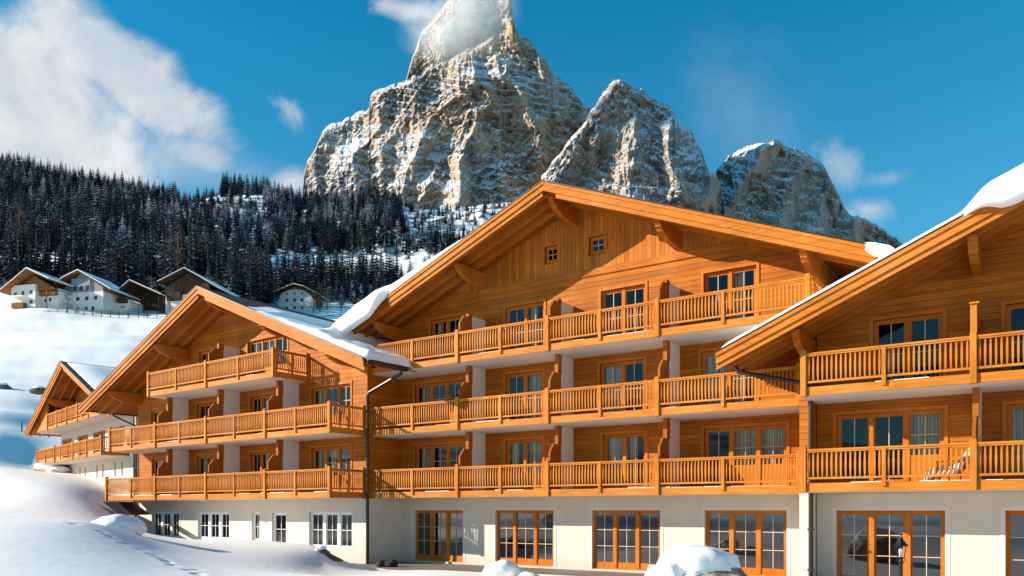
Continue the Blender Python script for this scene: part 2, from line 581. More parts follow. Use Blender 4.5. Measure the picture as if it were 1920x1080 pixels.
# ---------------------------------------------------------------- frames (metres)
A_MAIN = math.atan2(-0.55979, 0.82863)
DU = np.array([0.82863, -0.55979])
DN = np.array([-0.55979, -0.82863])
A_L = A_MAIN - R(2.5)
LU = np.array([math.cos(A_L), math.sin(A_L)])
LN = np.array([LU[1], -LU[0]])
M_AP, M_N, M_Z, M_S = -16.48, -29.15, 15.43, 0.397
L_AP, L_N, L_Z, L_S = -37.50, -25.75, 14.07, 0.412
R_AP, R_N, R_Z, R_S = 2.90, -27.60, 12.56, 0.4275


def to_local(X, Y, ap, nn, U, Nv):
    """world -> (x along the facade from the ridge, y behind the wall)"""
    return X * U[0] + Y * U[1] - ap, nn - (X * Nv[0] + Y * Nv[1])


def G(px, dist):
    """ground position seen at a bearing (as picture column) at a distance ahead"""
    return (px - 960) / 1493 * dist, dist


# ---------------------------------------------------------------- terrain
def zz(py, dist): return EYE + (956 - py) / 1493 * dist


ctrl = []      # (px, dist, z)
for px, py, d in [(0, 1080, 11), (0, 975, 21), (165, 978, 24), (300, 1080, 13.5), (300, 1030, 22), (280, 1005, 32), (600, 1080, 17),
                  (420, 1036, 27), (600, 1059, 30), (-300, 990, 20), (80, 975, 22.5), (80, 983, 29),
                  (200, 962, 44), (100, 915, 48), (0, 930, 44), (0, 880, 62), (120, 889, 66), (60, 872, 80),
                  (0, 800, 90), (0, 740, 112), (0, 700, 132), (0, 640, 170), (0, 604, 200), (150, 604, 205), (300, 610, 200),
                  (100, 589, 224), (300, 600, 222), (0, 590, 224), (0, 586, 240), (200, 588, 245), (350, 592, 245),
                  (0, 520, 300), (200, 545, 300), (420, 560, 290), (560, 583, 305), (650, 588, 300), (660, 570, 340), (800, 600, 300),
                  (-300, 598, 228), (-300, 600, 245), (-300, 795, 90), (-300, 945, 45),
                  (0, 430, 520), (300, 450, 520), (600, 480, 560), (800, 480, 560), (900, 490, 560), (-300, 420, 520),
                  (0, 330, 860), (130, 352, 860), (260, 386, 850), (345, 392, 850), (420, 368, 840), (480, 362, 840), (560, 392, 860),
                  (620, 396, 880), (700, 384, 900), (760, 400, 930), (900, 392, 1000), (1000, 392, 1050), (-300, 300, 860),
                  (440, 1012, 37), (500, 1015, 35), (560, 1019, 34), (600, 1027, 33), (628, 1050, 32), (655, 1058, 33),
                  (0, 392, 1090), (130, 402, 1090), (260, 415, 1090), (345, 420, 1080), (450, 408, 1080), (560, 420, 1090), (700, 412, 1120), (760, 425, 1150), (-300, 380, 1090),
                  (1200, 470, 900), (1500, 520, 900), (1900, 540, 900)]:
    ctrl.append((px, d, zz(py, d)))
for px, d, z in [(0, 28, 2.1), (150, 31, 1.98), (-200, 28, 2.25), (700, 33, 0.08), (700, 37, 0.0), (620, 38, 0.12), (540, 41, 0.72), (440, 43, 0.78), (340, 46, 0.85), (285, 48.5, 0.95),
                 (900, 31, 0.12), (900, 36, 0), (1200, 28, 0.1), (1200, 33, 0), (1500, 24, 0.12), (1500, 29, 0), (1900, 20, 0.1), (1900, 24, 0),
                 (960, 1.0, 0.95), (960, 8, 0.95), (1500, 12, 0.3), (1900, 10, 0.3), (960, 14, 0.85), (700, 20, 0.85), (1300, 18, 0.30), (800, 26, 0.42),
                 (300, 1.0, 1.0), (1900, 1.0, 0.9), (2500, 10, 0.3), (2500, 30, 0.0),
                 (900, 60, 0.5), (1300, 60, 0.5), (1800, 60, 0.5), (700, 70, 2), (500, 70, 3), (1200, 130, 8), (1800, 130, 8),
                 (300, 62, 3.0), (200, 52, 3.2), (240, 70, 5.2), (1300, 300, 60), (1800, 300, 55), (1300, 560, 150), (1800, 560, 140)]:
    ctrl.append((px, d, z))
cx_ = np.array([math.atan((p - 960) / 1493) * 3.2 for p, d, z in ctrl])
cy_ = np.array([math.log(d * math.hypot(1, (p - 960) / 1493)) for p, d, z in ctrl])
cz_ = np.array([z / (12 + d) for p, d, z in ctrl])      # slope-like value, even in scale


def _k(r2): return 0.5 * r2 * np.log(r2 + 1e-12)


n_ = len(ctrl)
K = _k((cx_[:, None] - cx_) ** 2 + (cy_[:, None] - cy_) ** 2) + 1e-4 * np.eye(n_)
Pm = np.stack([np.ones(n_), cx_, cy_], 1)
A_ = np.block([[K, Pm], [Pm.T, np.zeros((3, 3))]])
sol = np.linalg.solve(A_, np.concatenate([cz_, np.zeros(3)]))


PRINTS = []
_pr = random.Random(5)
for (a_, b_) in (((95, 22.5), (240, 20.0)), ((240, 20.0), (330, 17.2)), ((330, 17.2), (430, 13.0)), ((520, 24), (640, 27))):
    pa, pb = G(*a_), G(*b_)
    n__ = int(math.dist(pa, pb) / .55)
    for i_ in range(n__):
        t__ = i_ / n__
        PRINTS.append((pa[0] + (pb[0] - pa[0]) * t__ + _pr.uniform(-.22, .22), pa[1] + (pb[1] - pa[1]) * t__ + _pr.uniform(-.15, .15)))


def terrain(X, Y, detail=True):
    X = np.atleast_1d(np.asarray(X, float))
    Y = np.atleast_1d(np.asarray(Y, float))
    sh = X.shape
    X = X.ravel()
    Y = Y.ravel()
    r = np.hypot(X, Y) + 1e-6
    th = np.arctan2(X, Y)
    thc = np.clip(th, -0.75, 0.72)
    a = thc * 3.2
    l = np.log(np.clip(r, 1.0, 1300))
    out = np.zeros_like(r)
    CH = 40000
    for i in range(0, len(r), CH):
        s = slice(i, i + CH)
        out[s] = _k((a[s][:, None] - cx_) ** 2 + (l[s][:, None] - cy_) ** 2) @ sol[:n_] + sol[n_] + sol[n_ + 1] * a[s] + sol[n_ + 2] * l[s]
    dist = np.clip(r, 1, 1300) * np.cos(thc)
    z = out * (12 + dist)
    # behind and beside the camera: gentle valley with hills far off
    side = sstep(0.72, 1.25, np.abs(th))
    back = 0.9 - 1.0 * sstep(6, 30, r) + 95 * sstep(220, 900, r) * (0.75 + 0.5 * fbm(th * 2.3, r * 0.002, o=3)) + 1.2 * fbm(X * .05, Y * .05, o=3)
    z = z * (1 - side) + back * side
    if detail:
        amp = 0.05 + 0.0035 * np.clip(r - 45, 0, 400)
        amp = amp + 3.0 * sstep(260, 420, r)
        flat = sstep(0, 25, np.abs(X - 4) + 0 * r)
        z = z + amp * fbm(X / (4 + r * .06), Y / (4 + r * .06), o=4) * (0.6 + 0.4 * flat)
        fp = np.array(PRINTS)
        near = np.where((r > 8) & (r < 34) & (np.abs(th) < .7))[0]
        if len(near):
            for fx, fy in fp:
                dd_ = (X[near] - fx) ** 2 + ((Y[near] - fy) * .6) ** 2
                z[near] -= .06 * np.exp(-dd_ / .010) - .015 * np.exp(-dd_ / .05)
        # terraces on the meadow
        tm = sstep(95, 120, r) * (1 - sstep(215, 235, r)) * (th < 0)
        z = z + tm * 1.1 * vnoise(X * .01, z * 0.22) + tm * .5 * vnoise(X * .03, z * 0.6)
        far = sstep(420, 560, r)
        z = z + far * 9 * ridged(X / 60, Y / 60, o=4)
    # flat paved strip along the hotel front
    xm, ym = to_local(X, Y, M_AP, M_N, DU, DN)
    strip = sstep(-12.2, -10.9, xm) * (1 - sstep(-2.75 + .25 * np.sin(xm * .9), -2.0, -ym - 5.0 + 2.2)) * sstep(-4.0, -3.1, ym) * (ym < 30)
    strip = sstep(-12.2, -10.9, xm) * sstep(-3.9 + .25 * np.sin(xm * .9), -3.1 + .25 * np.sin(xm * .9), ym) * (ym < 14)
    z = np.where(strip > 0, z * (1 - strip) + np.minimum(z, -0.09) * strip, z)
    return z.reshape(sh)


def terr(X, Y): return float(terrain(X, Y)[0])


_th = np.concatenate([np.linspace(-0.80, 0.80, 560), np.linspace(0.80, 2 * math.pi - 0.80, 150)[1:-1]])
_r = np.concatenate([np.exp(np.linspace(math.log(0.6), math.log(8), 50)), np.exp(np.linspace(math.log(8), math.log(34), 300))[1:], np.exp(np.linspace(math.log(34), math.log(1400), 380))[1:], [2200, 4000, 9000]])
TH, RR = np.meshgrid(_th, _r)
X_, Y_ = RR * np.sin(TH), RR * np.cos(TH)
Zt = terrain(X_, Y_)
tf = sstep(1250, 1600, RR)
Zt = Zt * (1 - tf) + 200 * tf * (np.abs(np.where(TH > math.pi, TH - 2 * math.pi, TH)) < 0.9) + 0 * tf
gro = grid_mesh('snow_ground', np.stack([X_, Y_, Zt], -1)[:, ::-1], M_ground, closed_u=True)
tag(gro, None, None, kind='structure')

# ---------------------------------------------------------------- building kit
def clip_roof(poly, za, s):
    for sg in (1, -1):
        out = []
        for i in range(len(poly)):
            p, q = poly[i], poly[(i + 1) % len(poly)]
            fp, fq = za - s * sg * p[0] - p[1], za - s * sg * q[0] - q[1]
            if fp >= 0: out.append(p)
            if (fp >= 0) != (fq >= 0):
                t = fp / (fp - fq)
                out.append((p[0] + (q[0] - p[0]) * t, p[1] + (q[1] - p[1]) * t))
        poly = out
        if len(poly) < 3: return []
    return poly


def wall_face(mb, x0, x1, z0, z1, holes, za=99.0, s=0.0, y=0.0, rev=0.24):
    xs = sorted({x0, x1, 0.0 if x0 < 0 < x1 else x0} | {h[0] for h in holes if x0 < h[0] < x1} | {h[1] for h in holes if x0 < h[1] < x1})
    zs = sorted({z0, z1} | {h[2] for h in holes if z0 < h[2] < z1} | {h[3] for h in holes if z0 < h[3] < z1})
    for i in range(len(xs) - 1):
        for j in range(len(zs) - 1):
            cxm, czm = (xs[i] + xs[i + 1]) / 2, (zs[j] + zs[j + 1]) / 2
            if any(h[0] < cxm < h[1] and h[2] < czm < h[3] for h in holes): continue
            poly = clip_roof([(xs[i], zs[j]), (xs[i + 1], zs[j]), (xs[i + 1], zs[j + 1]), (xs[i], zs[j + 1])], za, s)
            if poly: mb.add([(a, y, b) for a, b in poly], [tuple(range(len(poly)))])
    for a, b, c, d in holes:
        if d <= z0 or c >= z1: continue
        mb.add([(a, y, c), (a, y + rev, c), (a, y + rev, d), (a, y, d)], [(0, 1, 2, 3)])
        mb.add([(b, y, c), (b, y + rev, c), (b, y + rev, d), (b, y, d)], [(3, 2, 1, 0)])
        mb.add([(a, y, d), (b, y, d), (b, y + rev, d), (a, y + rev, d)], [(3, 2, 1, 0)])
        mb.add([(a, y, c), (b, y, c), (b, y + rev, c), (a, y + rev, c)], [(0, 1, 2, 3)])


def window(par, x0, x1, z0, z1, leaves, mat, curt='', casing=0.11, bars=1, name='window', y=0.0, mull=0.12, kick=None, mb_bar=None, surround=None):
    """leaves: relative widths; curt: one letter per leaf, c = curtain drawn; kick: height of the solid foot of each leaf"""
    mb_ = MB()
    yf, yb = y + 0.12, y + 0.19
    fw = 0.08
    mb_.box(x0, x0 + fw, yf, yb, z0, z1)
    mb_.box(x1 - fw, x1, yf, yb, z0, z1)
    mb_.box(x0 + fw, x1 - fw, yf, yb, z1 - fw, z1)
    mb_.box(x0 + fw, x1 - fw, yf, yb, z0, z0 + fw)
    tot = sum(leaves)
    xa = x0 + fw
    W = x1 - x0 - 2 * fw - mull * (len(leaves) - 1)
    bar = MB()
    gl_ = MB()
    cu = MB()
    for i, lf in enumerate(leaves):
        xb = xa + W * lf / tot
        k = z0 + fw + (kick[i] if isinstance(kick, (list, tuple)) else (kick or 0.0))
        if i < len(leaves) - 1: mb_.box(xb, xb + mull, yf - 0.03, yb, z0 + fw, z1 - fw)
        sw = 0.055
        if k > z0 + fw + .02: mb_.box(xa, xb, yf + 0.012, yb, z0 + fw, k)
        mb_.box(xa, xa + sw, yf + .015, yb - .01, k, z1 - fw)
        mb_.box(xb - sw, xb, yf + .015, yb - .01, k, z1 - fw)
        mb_.box(xa + sw, xb - sw, yf + .015, yb - .01, z1 - fw - sw, z1 - fw)
        mb_.box(xa + sw, xb - sw, yf + .015, yb - .01, k, k + sw)
        g0, g1, gz0, gz1 = xa + sw, xb - sw, k + sw, z1 - fw - sw
        gl_.add([(g0, yf + .04, gz0), (g1, yf + .04, gz0), (g1, yf + .04, gz1), (g0, yf + .04, gz1)], [(0, 1, 2, 3)])
        if bars:
            c = (g0 + g1) / 2
            if g1 - g0 > 0.3: bar.box(c - .013, c + .013, yf + .02, yf + .034, gz0, gz1)
            for q in range(1, bars + 1):
                zc = gz1 - (gz1 - gz0) * q / (bars + 1)
                bar.box(g0, g1, yf + .022, yf + .036, zc - .013, zc + .013)
        if i < len(curt) and curt[i] in 'cl':
            nn_ = 28
            c1 = g1 if curt[i] == 'c' else g0 + (g1 - g0) * .5
            xs = np.linspace(g0 - .03, c1, nn_)
            ys = y + .34 + .035 * np.sin(xs * 38 + i) + .015 * np.sin(xs * 91)
            vs = [(a, b, z0 + .1) for a, b in zip(xs, ys)] + [(a, b, z1 - .03) for a, b in zip(xs, ys)]
            cu.add(vs, [(j, j + 1, nn_ + j + 1, nn_ + j) for j in range(nn_ - 1)])
        xa = xb + mull
    if casing:
        c = casing
        mb_.box(x0 - c, x0, y - .035, y + .05, z0, z1 + c)
        mb_.box(x1, x1 + c, y - .035, y + .05, z0, z1 + c)
        mb_.box(x0, x1, y - .035, y + .05, z1, z1 + c)
    f = mb_.build(name, mat, par)
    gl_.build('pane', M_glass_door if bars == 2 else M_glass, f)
    if bars: bar.build('glazing_bar', mb_bar or M_bar, f)
    if cu.v: cu.build('curtain', M_curtain, f)
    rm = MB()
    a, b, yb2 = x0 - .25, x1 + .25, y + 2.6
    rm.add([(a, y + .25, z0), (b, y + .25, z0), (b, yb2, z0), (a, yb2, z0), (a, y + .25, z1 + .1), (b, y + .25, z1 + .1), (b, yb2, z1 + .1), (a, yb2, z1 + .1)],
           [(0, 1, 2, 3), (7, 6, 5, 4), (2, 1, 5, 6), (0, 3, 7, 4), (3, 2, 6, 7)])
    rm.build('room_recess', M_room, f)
    if surround:
        sm = MB()
        c = surround
        sm.box(x0 - c, x0, y - .012, y + .02, z0, z1 + c)
        sm.box(x1, x1 + c, y - .012, y + .02, z0, z1 + c)
        sm.box(x0, x1, y - .012, y + .02, z1, z1 + c)
        sm.build('surround', M_white, f)
    return f


def rail_run(bal, mp, s0, s1, zr, posts, mids, end_posts=(True, True), sp=0.13, big=0.17):
    """railing of bowed balusters along a local axis; mp(s, out, z) -> xyz"""
    def bx(mbx, a, b, o0, o1, z0, z1):
        p, q = mp(a, o0, z0), mp(b, o1, z1)
        mbx.box(min(p[0], q[0]), max(p[0], q[0]), min(p[1], q[1]), max(p[1], q[1]), z0, z1)
    allp = sorted(set(posts) | set(mids))
    for p in posts:
        pm = MB()
        hw = big / 2
        bx(pm, p - hw, p + hw, -.07, .10, zr - 1.33, zr + .09)
        bx(pm, p - hw + .02, p + hw - .02, -.05, .08, zr + .09, zr + .115)
        pm.build('post', M_trimv, bal, bevel=0.012)
    for p in mids:
        pm = MB()
        bx(pm, p - .055, p + .055, -.015, .085, zr - 1.17, zr - .055)
        pm.build('baluster_post', M_trimv, bal)
    hr = MB()
    bx(hr, s0, s1, -.045, .075, zr - .055, zr)
    bx(hr, s0, s1, -.02, .05, zr - .105, zr - .057)
    hr.build('handrail', M_rail, bal)
    edges = [s0] + allp + [s1]
    edges = sorted(set(edges))
    for a, b in zip(edges[:-1], edges[1:]):
        if b - a < .3: continue
        a_ = a + (big / 2 if a in posts else .055 if a in mids else 0)
        b_ = b - (big / 2 if b in posts else .055 if b in mids else 0)
        pn = MB()
        bx(pn, a_, b_, -.03, .045, zr - .93, zr - .865)
        k = max(1, int(round((b_ - a_) / sp)))
        for i in range(k):
            c = a_ + (i + .5) * (b_ - a_) / k
            L = 6
            vs = []
            for j in range(L + 1):
                t = j / L
                zc = zr - .866 + t * .764
                bow = .024 * math.sin(math.pi * t) ** 1.2
                wd = .016 + .014 * math.sin(math.pi * t)
                for (ds, do) in ((-1, 0), (1, 0), (1, 1), (-1, 1)):
                    vs.append(mp(c + ds * wd, bow - .015 + do * .03, zc))
            fs = [(4 * j + q, 4 * j + (q + 1) % 4, 4 * j + 4 + (q + 1) % 4, 4 * j + 4 + q) for j in range(L) for q in range(4)]
            pn.add(vs, fs)
        pn.build('railing', M_trimv, bal)


def balcony(par, x0, x1, zr, dep, posts, mids, right_open=False, left_open=False, snow=True, label=None):
    sl_ = MB()
    sl_.box(x0, x1, -dep + .06, 0.0, zr - 1.33, zr - 1.06)
    b = sl_.build('balcony', M_white, par, label)
    fa = MB()
    fa.box(x0, x1, -dep - .02, -dep + .055, zr - 1.31, zr - 1.045)
    if right_open: fa.box(x1 + .002, x1 + .06, -dep - .02, 0, zr - 1.31, zr - 1.045)
    if left_open: fa.box(x0 - .06, x0 - .002, -dep - .02, 0, zr - 1.31, zr - 1.045)
    fa.build('fascia_board', M_rail, b)
    if snow:
        rr_ = random.Random(int(zr * 100 + x0 * 7))
        x = x0 + .2
        while x < x1 - .6:
            w_ = rr_.uniform(.3, 1.6)
            if rr_.random() < .55:
                h = rr_.uniform(.015, .05)
                sn = MB()
                sn.box(x, min(x + w_, x1 - .1), -dep + .07, -dep + .45, zr - 1.058, zr - 1.058 + h)
                sn.build('snow_patch', M_snow, b)
            x += w_ + .05
    rail_run(b, lambda s, o, z: (s, -dep - o, z), x0, x1, zr, posts, mids)
    if right_open:
        rail_run(b, lambda s, o, z: (x1 + o, -dep + s, z), .1, dep, zr, [dep - .05], [dep * .5])
    return b


def divider(par, x, zf, zc, dep, top=None, label=None):
    """party wall of a balcony: white part at the wall, timber in front, low chamfered screen by the rail"""
    d = MB()
    zt = zc if top is None else top
    d.box(x - .07, x + .07, -dep * .5, 0, zf, zt)
    o = d.build('balcony_divider', M_white, par, label)
    t_ = MB()
    t_.box(x - .08, x + .08, -dep * .5 - .30, -dep * .5, zf + 1.865, zt if top is None else zt + .06)
    t_.prism_x([(-dep * .5 - .002, zf), (-dep + .12, zf), (-dep + .12, zf + 1.50), (-dep + .42, zf + 1.86), (-dep * .5 - .002, zf + 1.86)], x - .045, x + .045)
    t_.build('timber_screen', M_div, o)
    return o


def purlin(par, x, zt, tip=-2.08, w=.12, name='purlin'):
    p = MB()
    p.prism_x([(0.0, zt), (tip, zt), (tip, zt - .11), (tip + .07, zt - .13), (tip + .07, zt - .21), (tip + .15, zt - .23), (tip + .15, zt - .31), (tip + .28, zt - .34),
               (tip + .34, zt - .43), (tip + .62, zt - .50), (tip + .9, zt - .60), (0.0, zt - .66)], x - w, x + w)
    return p.build(name, M_trim, par, bevel=0.015)


def roof(par, za, s, xl, xr, yf, yb, bl=None, br=None, spacing=.72, top=None, dark=None, cut=None):
    """two slopes with tiles, boarded soffit, rafters and barge boards"""
    bl = xl if bl is None else bl
    br = xr if br is None else br
    T = MB()
    t = .09
    T.prism_y([(0, za), (xl, za + s * xl), (xl, za + s * xl - t), (0, za - t)], yf, yb)
    yc = cut[1] if cut else yb
    T.prism_y([(0, za), (0, za - t), (xr, za - s * xr - t), (xr, za - s * xr)], yf, yc)
    if cut: T.prism_y([(0, za), (0, za - t), (cut[0], za - s * cut[0] - t), (cut[0], za - s * cut[0])], yc + .002, yb)
    r = T.build('roof', top or M_tile, par)
    S = MB()
    t2 = .16
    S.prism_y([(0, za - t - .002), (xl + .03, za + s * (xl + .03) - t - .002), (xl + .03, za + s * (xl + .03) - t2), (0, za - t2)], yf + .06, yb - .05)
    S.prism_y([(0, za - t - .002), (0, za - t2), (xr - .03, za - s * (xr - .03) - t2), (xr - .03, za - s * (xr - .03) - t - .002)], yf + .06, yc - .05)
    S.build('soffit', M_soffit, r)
    # barge boards left and right, two stepped courses each
    for nm, a, sg in (('barge_board', bl, -1), ('barge_board', br, 1)):
        B = MB()
        for (ya, yb_, z0, z1, st) in ((yf - .10, yf - .052, -.015, -.13, 0), (yf - .05, yf + .0, -.0, -.36, 0), (yf + .012, yf + .058, -.34, -.53, .5 * (sg > 0) + .05)):
            xa = sg * st
            pr = [(xa, za - s * abs(xa) + z0), (a, za - s * abs(a) + z0), (a, za - s * abs(a) + z1), (xa, za - s * abs(xa) + z1)]
            if sg > 0: pr = pr[::-1]
            B.prism_y(pr, ya, yb_)
        B.build(nm, M_barge, r)
    FL = MB()
    FL.prism_y([(0, za + .035), (xl, za + s * xl + .035), (xl, za + s * xl + .002), (0, za + .002)], yf - .12, yf + .12)
    FL.prism_y([(0, za + .035), (0, za + .002), (xr, za - s * xr + .002), (xr, za - s * xr + .035)], yf - .12, yf + .12)
    FL.build('verge_flashing', M_metal, r)
    y = yf + .35
    while y < -0.2:
        for sg, a in ((-1, xl), (1, xr)):
            q = MB()
            a2 = abs(a) - .1
            pr = [(0.02 * sg, za - t2), (sg * a2, za - s * a2 - t2), (sg * a2, za - s * a2 - t2 - .17), (0.02 * sg, za - t2 - .19)]
            if sg > 0: pr = pr[::-1]
            q.prism_y(pr, y, y + .13)
            q.build('rafter', M_trim, r)
        y += spacing
    return r


def roof_snow(par, name, fz, x0, x1, yf, yb, tf, ovf, hf, nx=120, seed=0, ny=10):
    """snow lying on a slope; fz roof height, tf thickness, ovf overhang past the verge, hf how far it hangs below"""
    xs = np.linspace(x0, x1, nx)
    rows = []
    for i, x in enumerate(xs):
        t_, o_, h_ = tf(x), ovf(x), hf(x)
        e = min(1.0, min(i, nx - 1 - i) / 4.0)
        t_ *= .05 + .95 * e
        rz_ = fz(x)
        ring = [(yb, rz_ + .01), (yf + .1, rz_ + .01), (yf - o_ * .7, rz_ - h_), (yf - o_ - .12 * t_, rz_ - h_ * .6 + .12 * t_), (yf - o_ - .16 * t_, rz_ + .42 * t_),
                (yf - o_ + .0 * t_, rz_ + .8 * t_), (yf - o_ + .35 * t_, rz_ + .98 * t_ + .01)]
        for k in range(1, ny + 1):
            y = yf + .5 + (yb - yf - .5) * k / ny
            ring.append((y, rz_ + t_ * (1 + .12 * math.sin(y * 1.3 + x)) + .012))
        rows.append([(x, y, z) for y, z in ring])
    P = np.array(rows)
    nz = fbm(P[..., 0] * 1.1 + seed, P[..., 1] * .8, P[..., 2] * .8, o=3)
    P[:, 2:7, 1] += (nz * .10)[:, 2:7] * np.array([tf(x) * 2 for x in xs])[:, None]
    return grid_mesh(name, P, M_snow, par)


def side_walls(par, xl, xr, za, s, zmid, depth, mats, names=('plaster_wall', 'timber_wall')):
    for nm, mt, a, b in ((names[0], mats[0], -1.0, zmid), (names[1], mats[1], zmid, None)):
        q = MB()
        for x, fl in ((xl, 1), (xr, 0)):
            top = za - s * abs(x) - .17 if b is None else b
            f = [(x, 0, a), (x, depth, a), (x, depth, top), (x, 0, top)]
            q.add(f, [(3, 2, 1, 0) if fl else (0, 1, 2, 3)])
        if b is not None: q.add([(xl, depth, a), (xr, depth, a), (xr, depth, b), (xl, depth, b)], [(3, 2, 1, 0)])
        # back
        if b is None:
            q.add([(xl, depth, a), (xr, depth, a), (xr, depth, za - s * abs(xr) - .17), (0, depth, za - .17), (xl, depth, za - s * abs(xl) - .17)], [(4, 3, 2, 1, 0)])
        q.build(nm, mt, par)


# ================================================================= LEFT WING
hotelL = empty('chalet_block', tuple(L_AP * LU + L_N * LN) + (0,), A_L)
tag(hotelL, 'left gabled timber hotel block with three stacked balconies and white basement windows', 'hotel building', 'joined chalet blocks of the hotel')
X0, X1 = -10.3, 10.05          # wall ends
u = lambda v: v - L_AP
hl, hp = [], []
F3, F2, F1 = 10.22, 7.32, 4.41
spec = []   # x0,x1,z0,z1,leaves,curt
for (a, b, fl, lv, cu_, kk) in [(-36.62, -33.3, 3, [1, 1, 1], 'lcn', [0, .7, .7]), (-41.2, -39.3, 3, [1, 1], 'nn', 0),
                                (-46.3, -44.6, 2, [1, 1], 'cn', 0), (-41.4, -39.05, 2, [1, 1], 'nc', 0), (-36.4, -33.95, 2, [1, 1, 1], 'nnc', 0), (-31.43, -28.58, 2, [1, 1, 1], 'cnn', [0, .7, .7]),
                                (-46.2, -44.0, 1, [1, 1], 'cn', 0), (-41.4, -39.05, 1, [1, 1], 'ln', 0), (-36.4, -34.1, 1, [1, 1, 1], 'ncl', 0), (-31.43, -28.58, 1, [1, 1, 1], 'cln', [0, .7, .7])]:
    zb = {3: 9.22, 2: 6.32, 1: 3.38}[fl]
    zt = {3: 11.50, 2: 8.55, 1: 5.60}[fl]
    hp.append((u(a), u(b), zb, zt))
    spec.append((u(a), u(b), zb, zt, lv, cu_, kk))
base = [(-46.21, -43.24, .90, 2.44, [1, 1, 1]), (-41.32, -38.3, .90, 2.43, [1, 1, 1]), (-36.29, -35.6, .89, 2.42, [1]), (-34.56, -33.4, .70, 2.40, [1]), (-31.6, -28.5, .70, 2.44, [1, 1, 1])]
mb = MB()
wall_face(mb, X0, X1, -1.0, 3.08, [(u(a), u(b), c, d) for a, b, c, d, l in base])
mb.build('plaster_wall', M_plaster, hotelL)
mb = MB()
wall_face(mb, X0, X1, 3.08, 14.0, hp, L_Z - .17, L_S)
mb.build('timber_wall', M_wall, hotelL)
side_walls(hotelL, X0, X1, L_Z, L_S, 3.08, 15, (M_plaster, M_wall))
for a, b, c, d, lv, cu_, kk in spec: window(hotelL, a, b, c, d, lv, M_frame, cu_, kick=kk)
for a, b, c, d, lv in base: window(hotelL, u(a), u(b), c, d, lv, M_wframe, '', casing=0, bars=1, mull=.22, mb_bar=M_wframe, surround=.14)
PL = [u(v) for v in (-47.45, -42.32, -37.41, -32.45, -27.85)]
mid = lambda P: [(a + b) / 2 for a, b in zip(P[:-1], P[1:])]
balcony(hotelL, u(-47.8), u(-27.7), F1, 1.95, [u(-47.72)] + PL[1:4] + [u(-27.78)], mid(PL), True)
balcony(hotelL, u(-47.4), u(-27.7), F2, 1.95, [u(-47.32)] + PL[1:4] + [u(-27.78)], mid(PL), True)
P3 = [u(-43.0), u(-37.41), u(-31.82)]
balcony(hotelL, u(-43.08), u(-31.74), F3, 1.95, P3, [u(-40.2), u(-34.6)], True)
for x in PL[1:4]:
    divider(hotelL, x, 3.36, 5.99, 1.95)
    divider(hotelL, x, 6.27, 8.89, 1.95)
divider(hotelL, u(-37.41), 9.17, 11.8, 1.95, top=11.25)
rL = roof(hotelL, L_Z, L_S, -12.75, 12.35, -2.35, 15.5, cut=(10.0, .95))
for x in (-9.9, -4.75, 0.0, 4.6, 9.35): purlin(hotelL, x, L_Z - L_S * abs(x) - .36)
for sx in (-1, 1):
    g = MB()
    ex = -12.80 if sx < 0 else 12.42
    ez_ = L_Z - L_S * abs(ex) - .06
    g.box(ex - .08, ex + .08, -2.30, 14 if sx < 0 else .15, ez_ - .14, ez_)
    g.build('gutter', M_metal, rL)
g = MB()
g.tube([(12.42, -.18, 8.85), (12.4, -.18, 8.62), (10.30, -.12, 7.98), (10.18, -.12, 7.8), (10.18, -.12, 0.0)], .075, 10)
g.build('downpipe', M_metal, hotelL)
g = MB()
g.tube([(-12.8, -.3, 8.68), (-12.7, -.3, 8.5), (-10.5, -.1, 7.75), (-10.38, -.1, 7.5), (-10.38, -.1, 1.0)], .06, 8)
g.build('downpipe', M_metal, hotelL)

# ================================================================= MIDDLE BLOCK
hotelM = empty('chalet_block', tuple(M_AP * DU + M_N * DN) + (0,), A_MAIN)
tag(hotelM, 'large central timber hotel block with widest gable, two tiny attic windows and glazed ground-floor doors', 'hotel building', 'joined chalet blocks of the hotel')
u = lambda v: v - M_AP
X0, X1 = u(-26.6), u(-6.6)
hp, spec = [], []
for (a, b, fl, lv, cu_, kk) in [(-24.33, -22.5, 3, [1, 1], 'ln', 0), (-20.04, -18.03, 3, [1, 1], 'nl', 0), (-15.28, -13.31, 3, [1, 1], 'nn', 0), (-10.9, -8.9, 3, [1, 1], 'nl', 0),
                                (-25.33, -22.5, 2, [1, 1, 1], 'cnn', [0, .7, .7]), (-20.04, -18.09, 2, [1, 1], 'nc', 0), (-15.33, -13.35, 2, [1, 1], 'cn', 0), (-11.0, -8.9, 2, [1, 1], 'cl', 0),
                                (-25.33, -22.4, 1, [1, 1, 1], 'cnn', [0, .7, .7]), (-20.04, -18.09, 1, [1, 1], 'lc', 0), (-15.2, -13.31, 1, [1, 1], 'cl', 0), (-10.89, -7.82, 1, [1, 1, 1], 'ncc', [0, .7, .7])]:
    zb = {3: 9.22, 2: 6.32, 1: 3.38}[fl]
    zt = {3: 11.52, 2: 8.55, 1: 5.62}[fl]
    hp.append((u(a), u(b), zb, zt))
    spec.append((u(a), u(b), zb, zt, lv, cu_, kk))
base = [(-25.37, -22.42), (-20.59, -17.55), (-15.70, -12.67), (-10.87, -7.82)]
att = [(-18.06, -17.31), (-15.90, -15.08)]
mb = MB()
wall_face(mb, X0, X1, -1.0, 3.08, [(u(a), u(b), .12, 2.53) for a, b in base])
mb.build('plaster_wall', M_plaster, hotelM)
mb = MB()
wall_face(mb, X0, X1, 3.08, 12.42, hp, M_Z - .17, M_S)
mb.build('timber_wall', M_wall, hotelM)
mb = MB()
wall_face(mb, X0, X1, 12.42, 16, [(u(a), u(b), 13.08, 13.88) for a, b in att], M_Z - .17, M_S, rev=.2)
mb.build('gable_boards', M_gable, hotelM)
mb = MB()
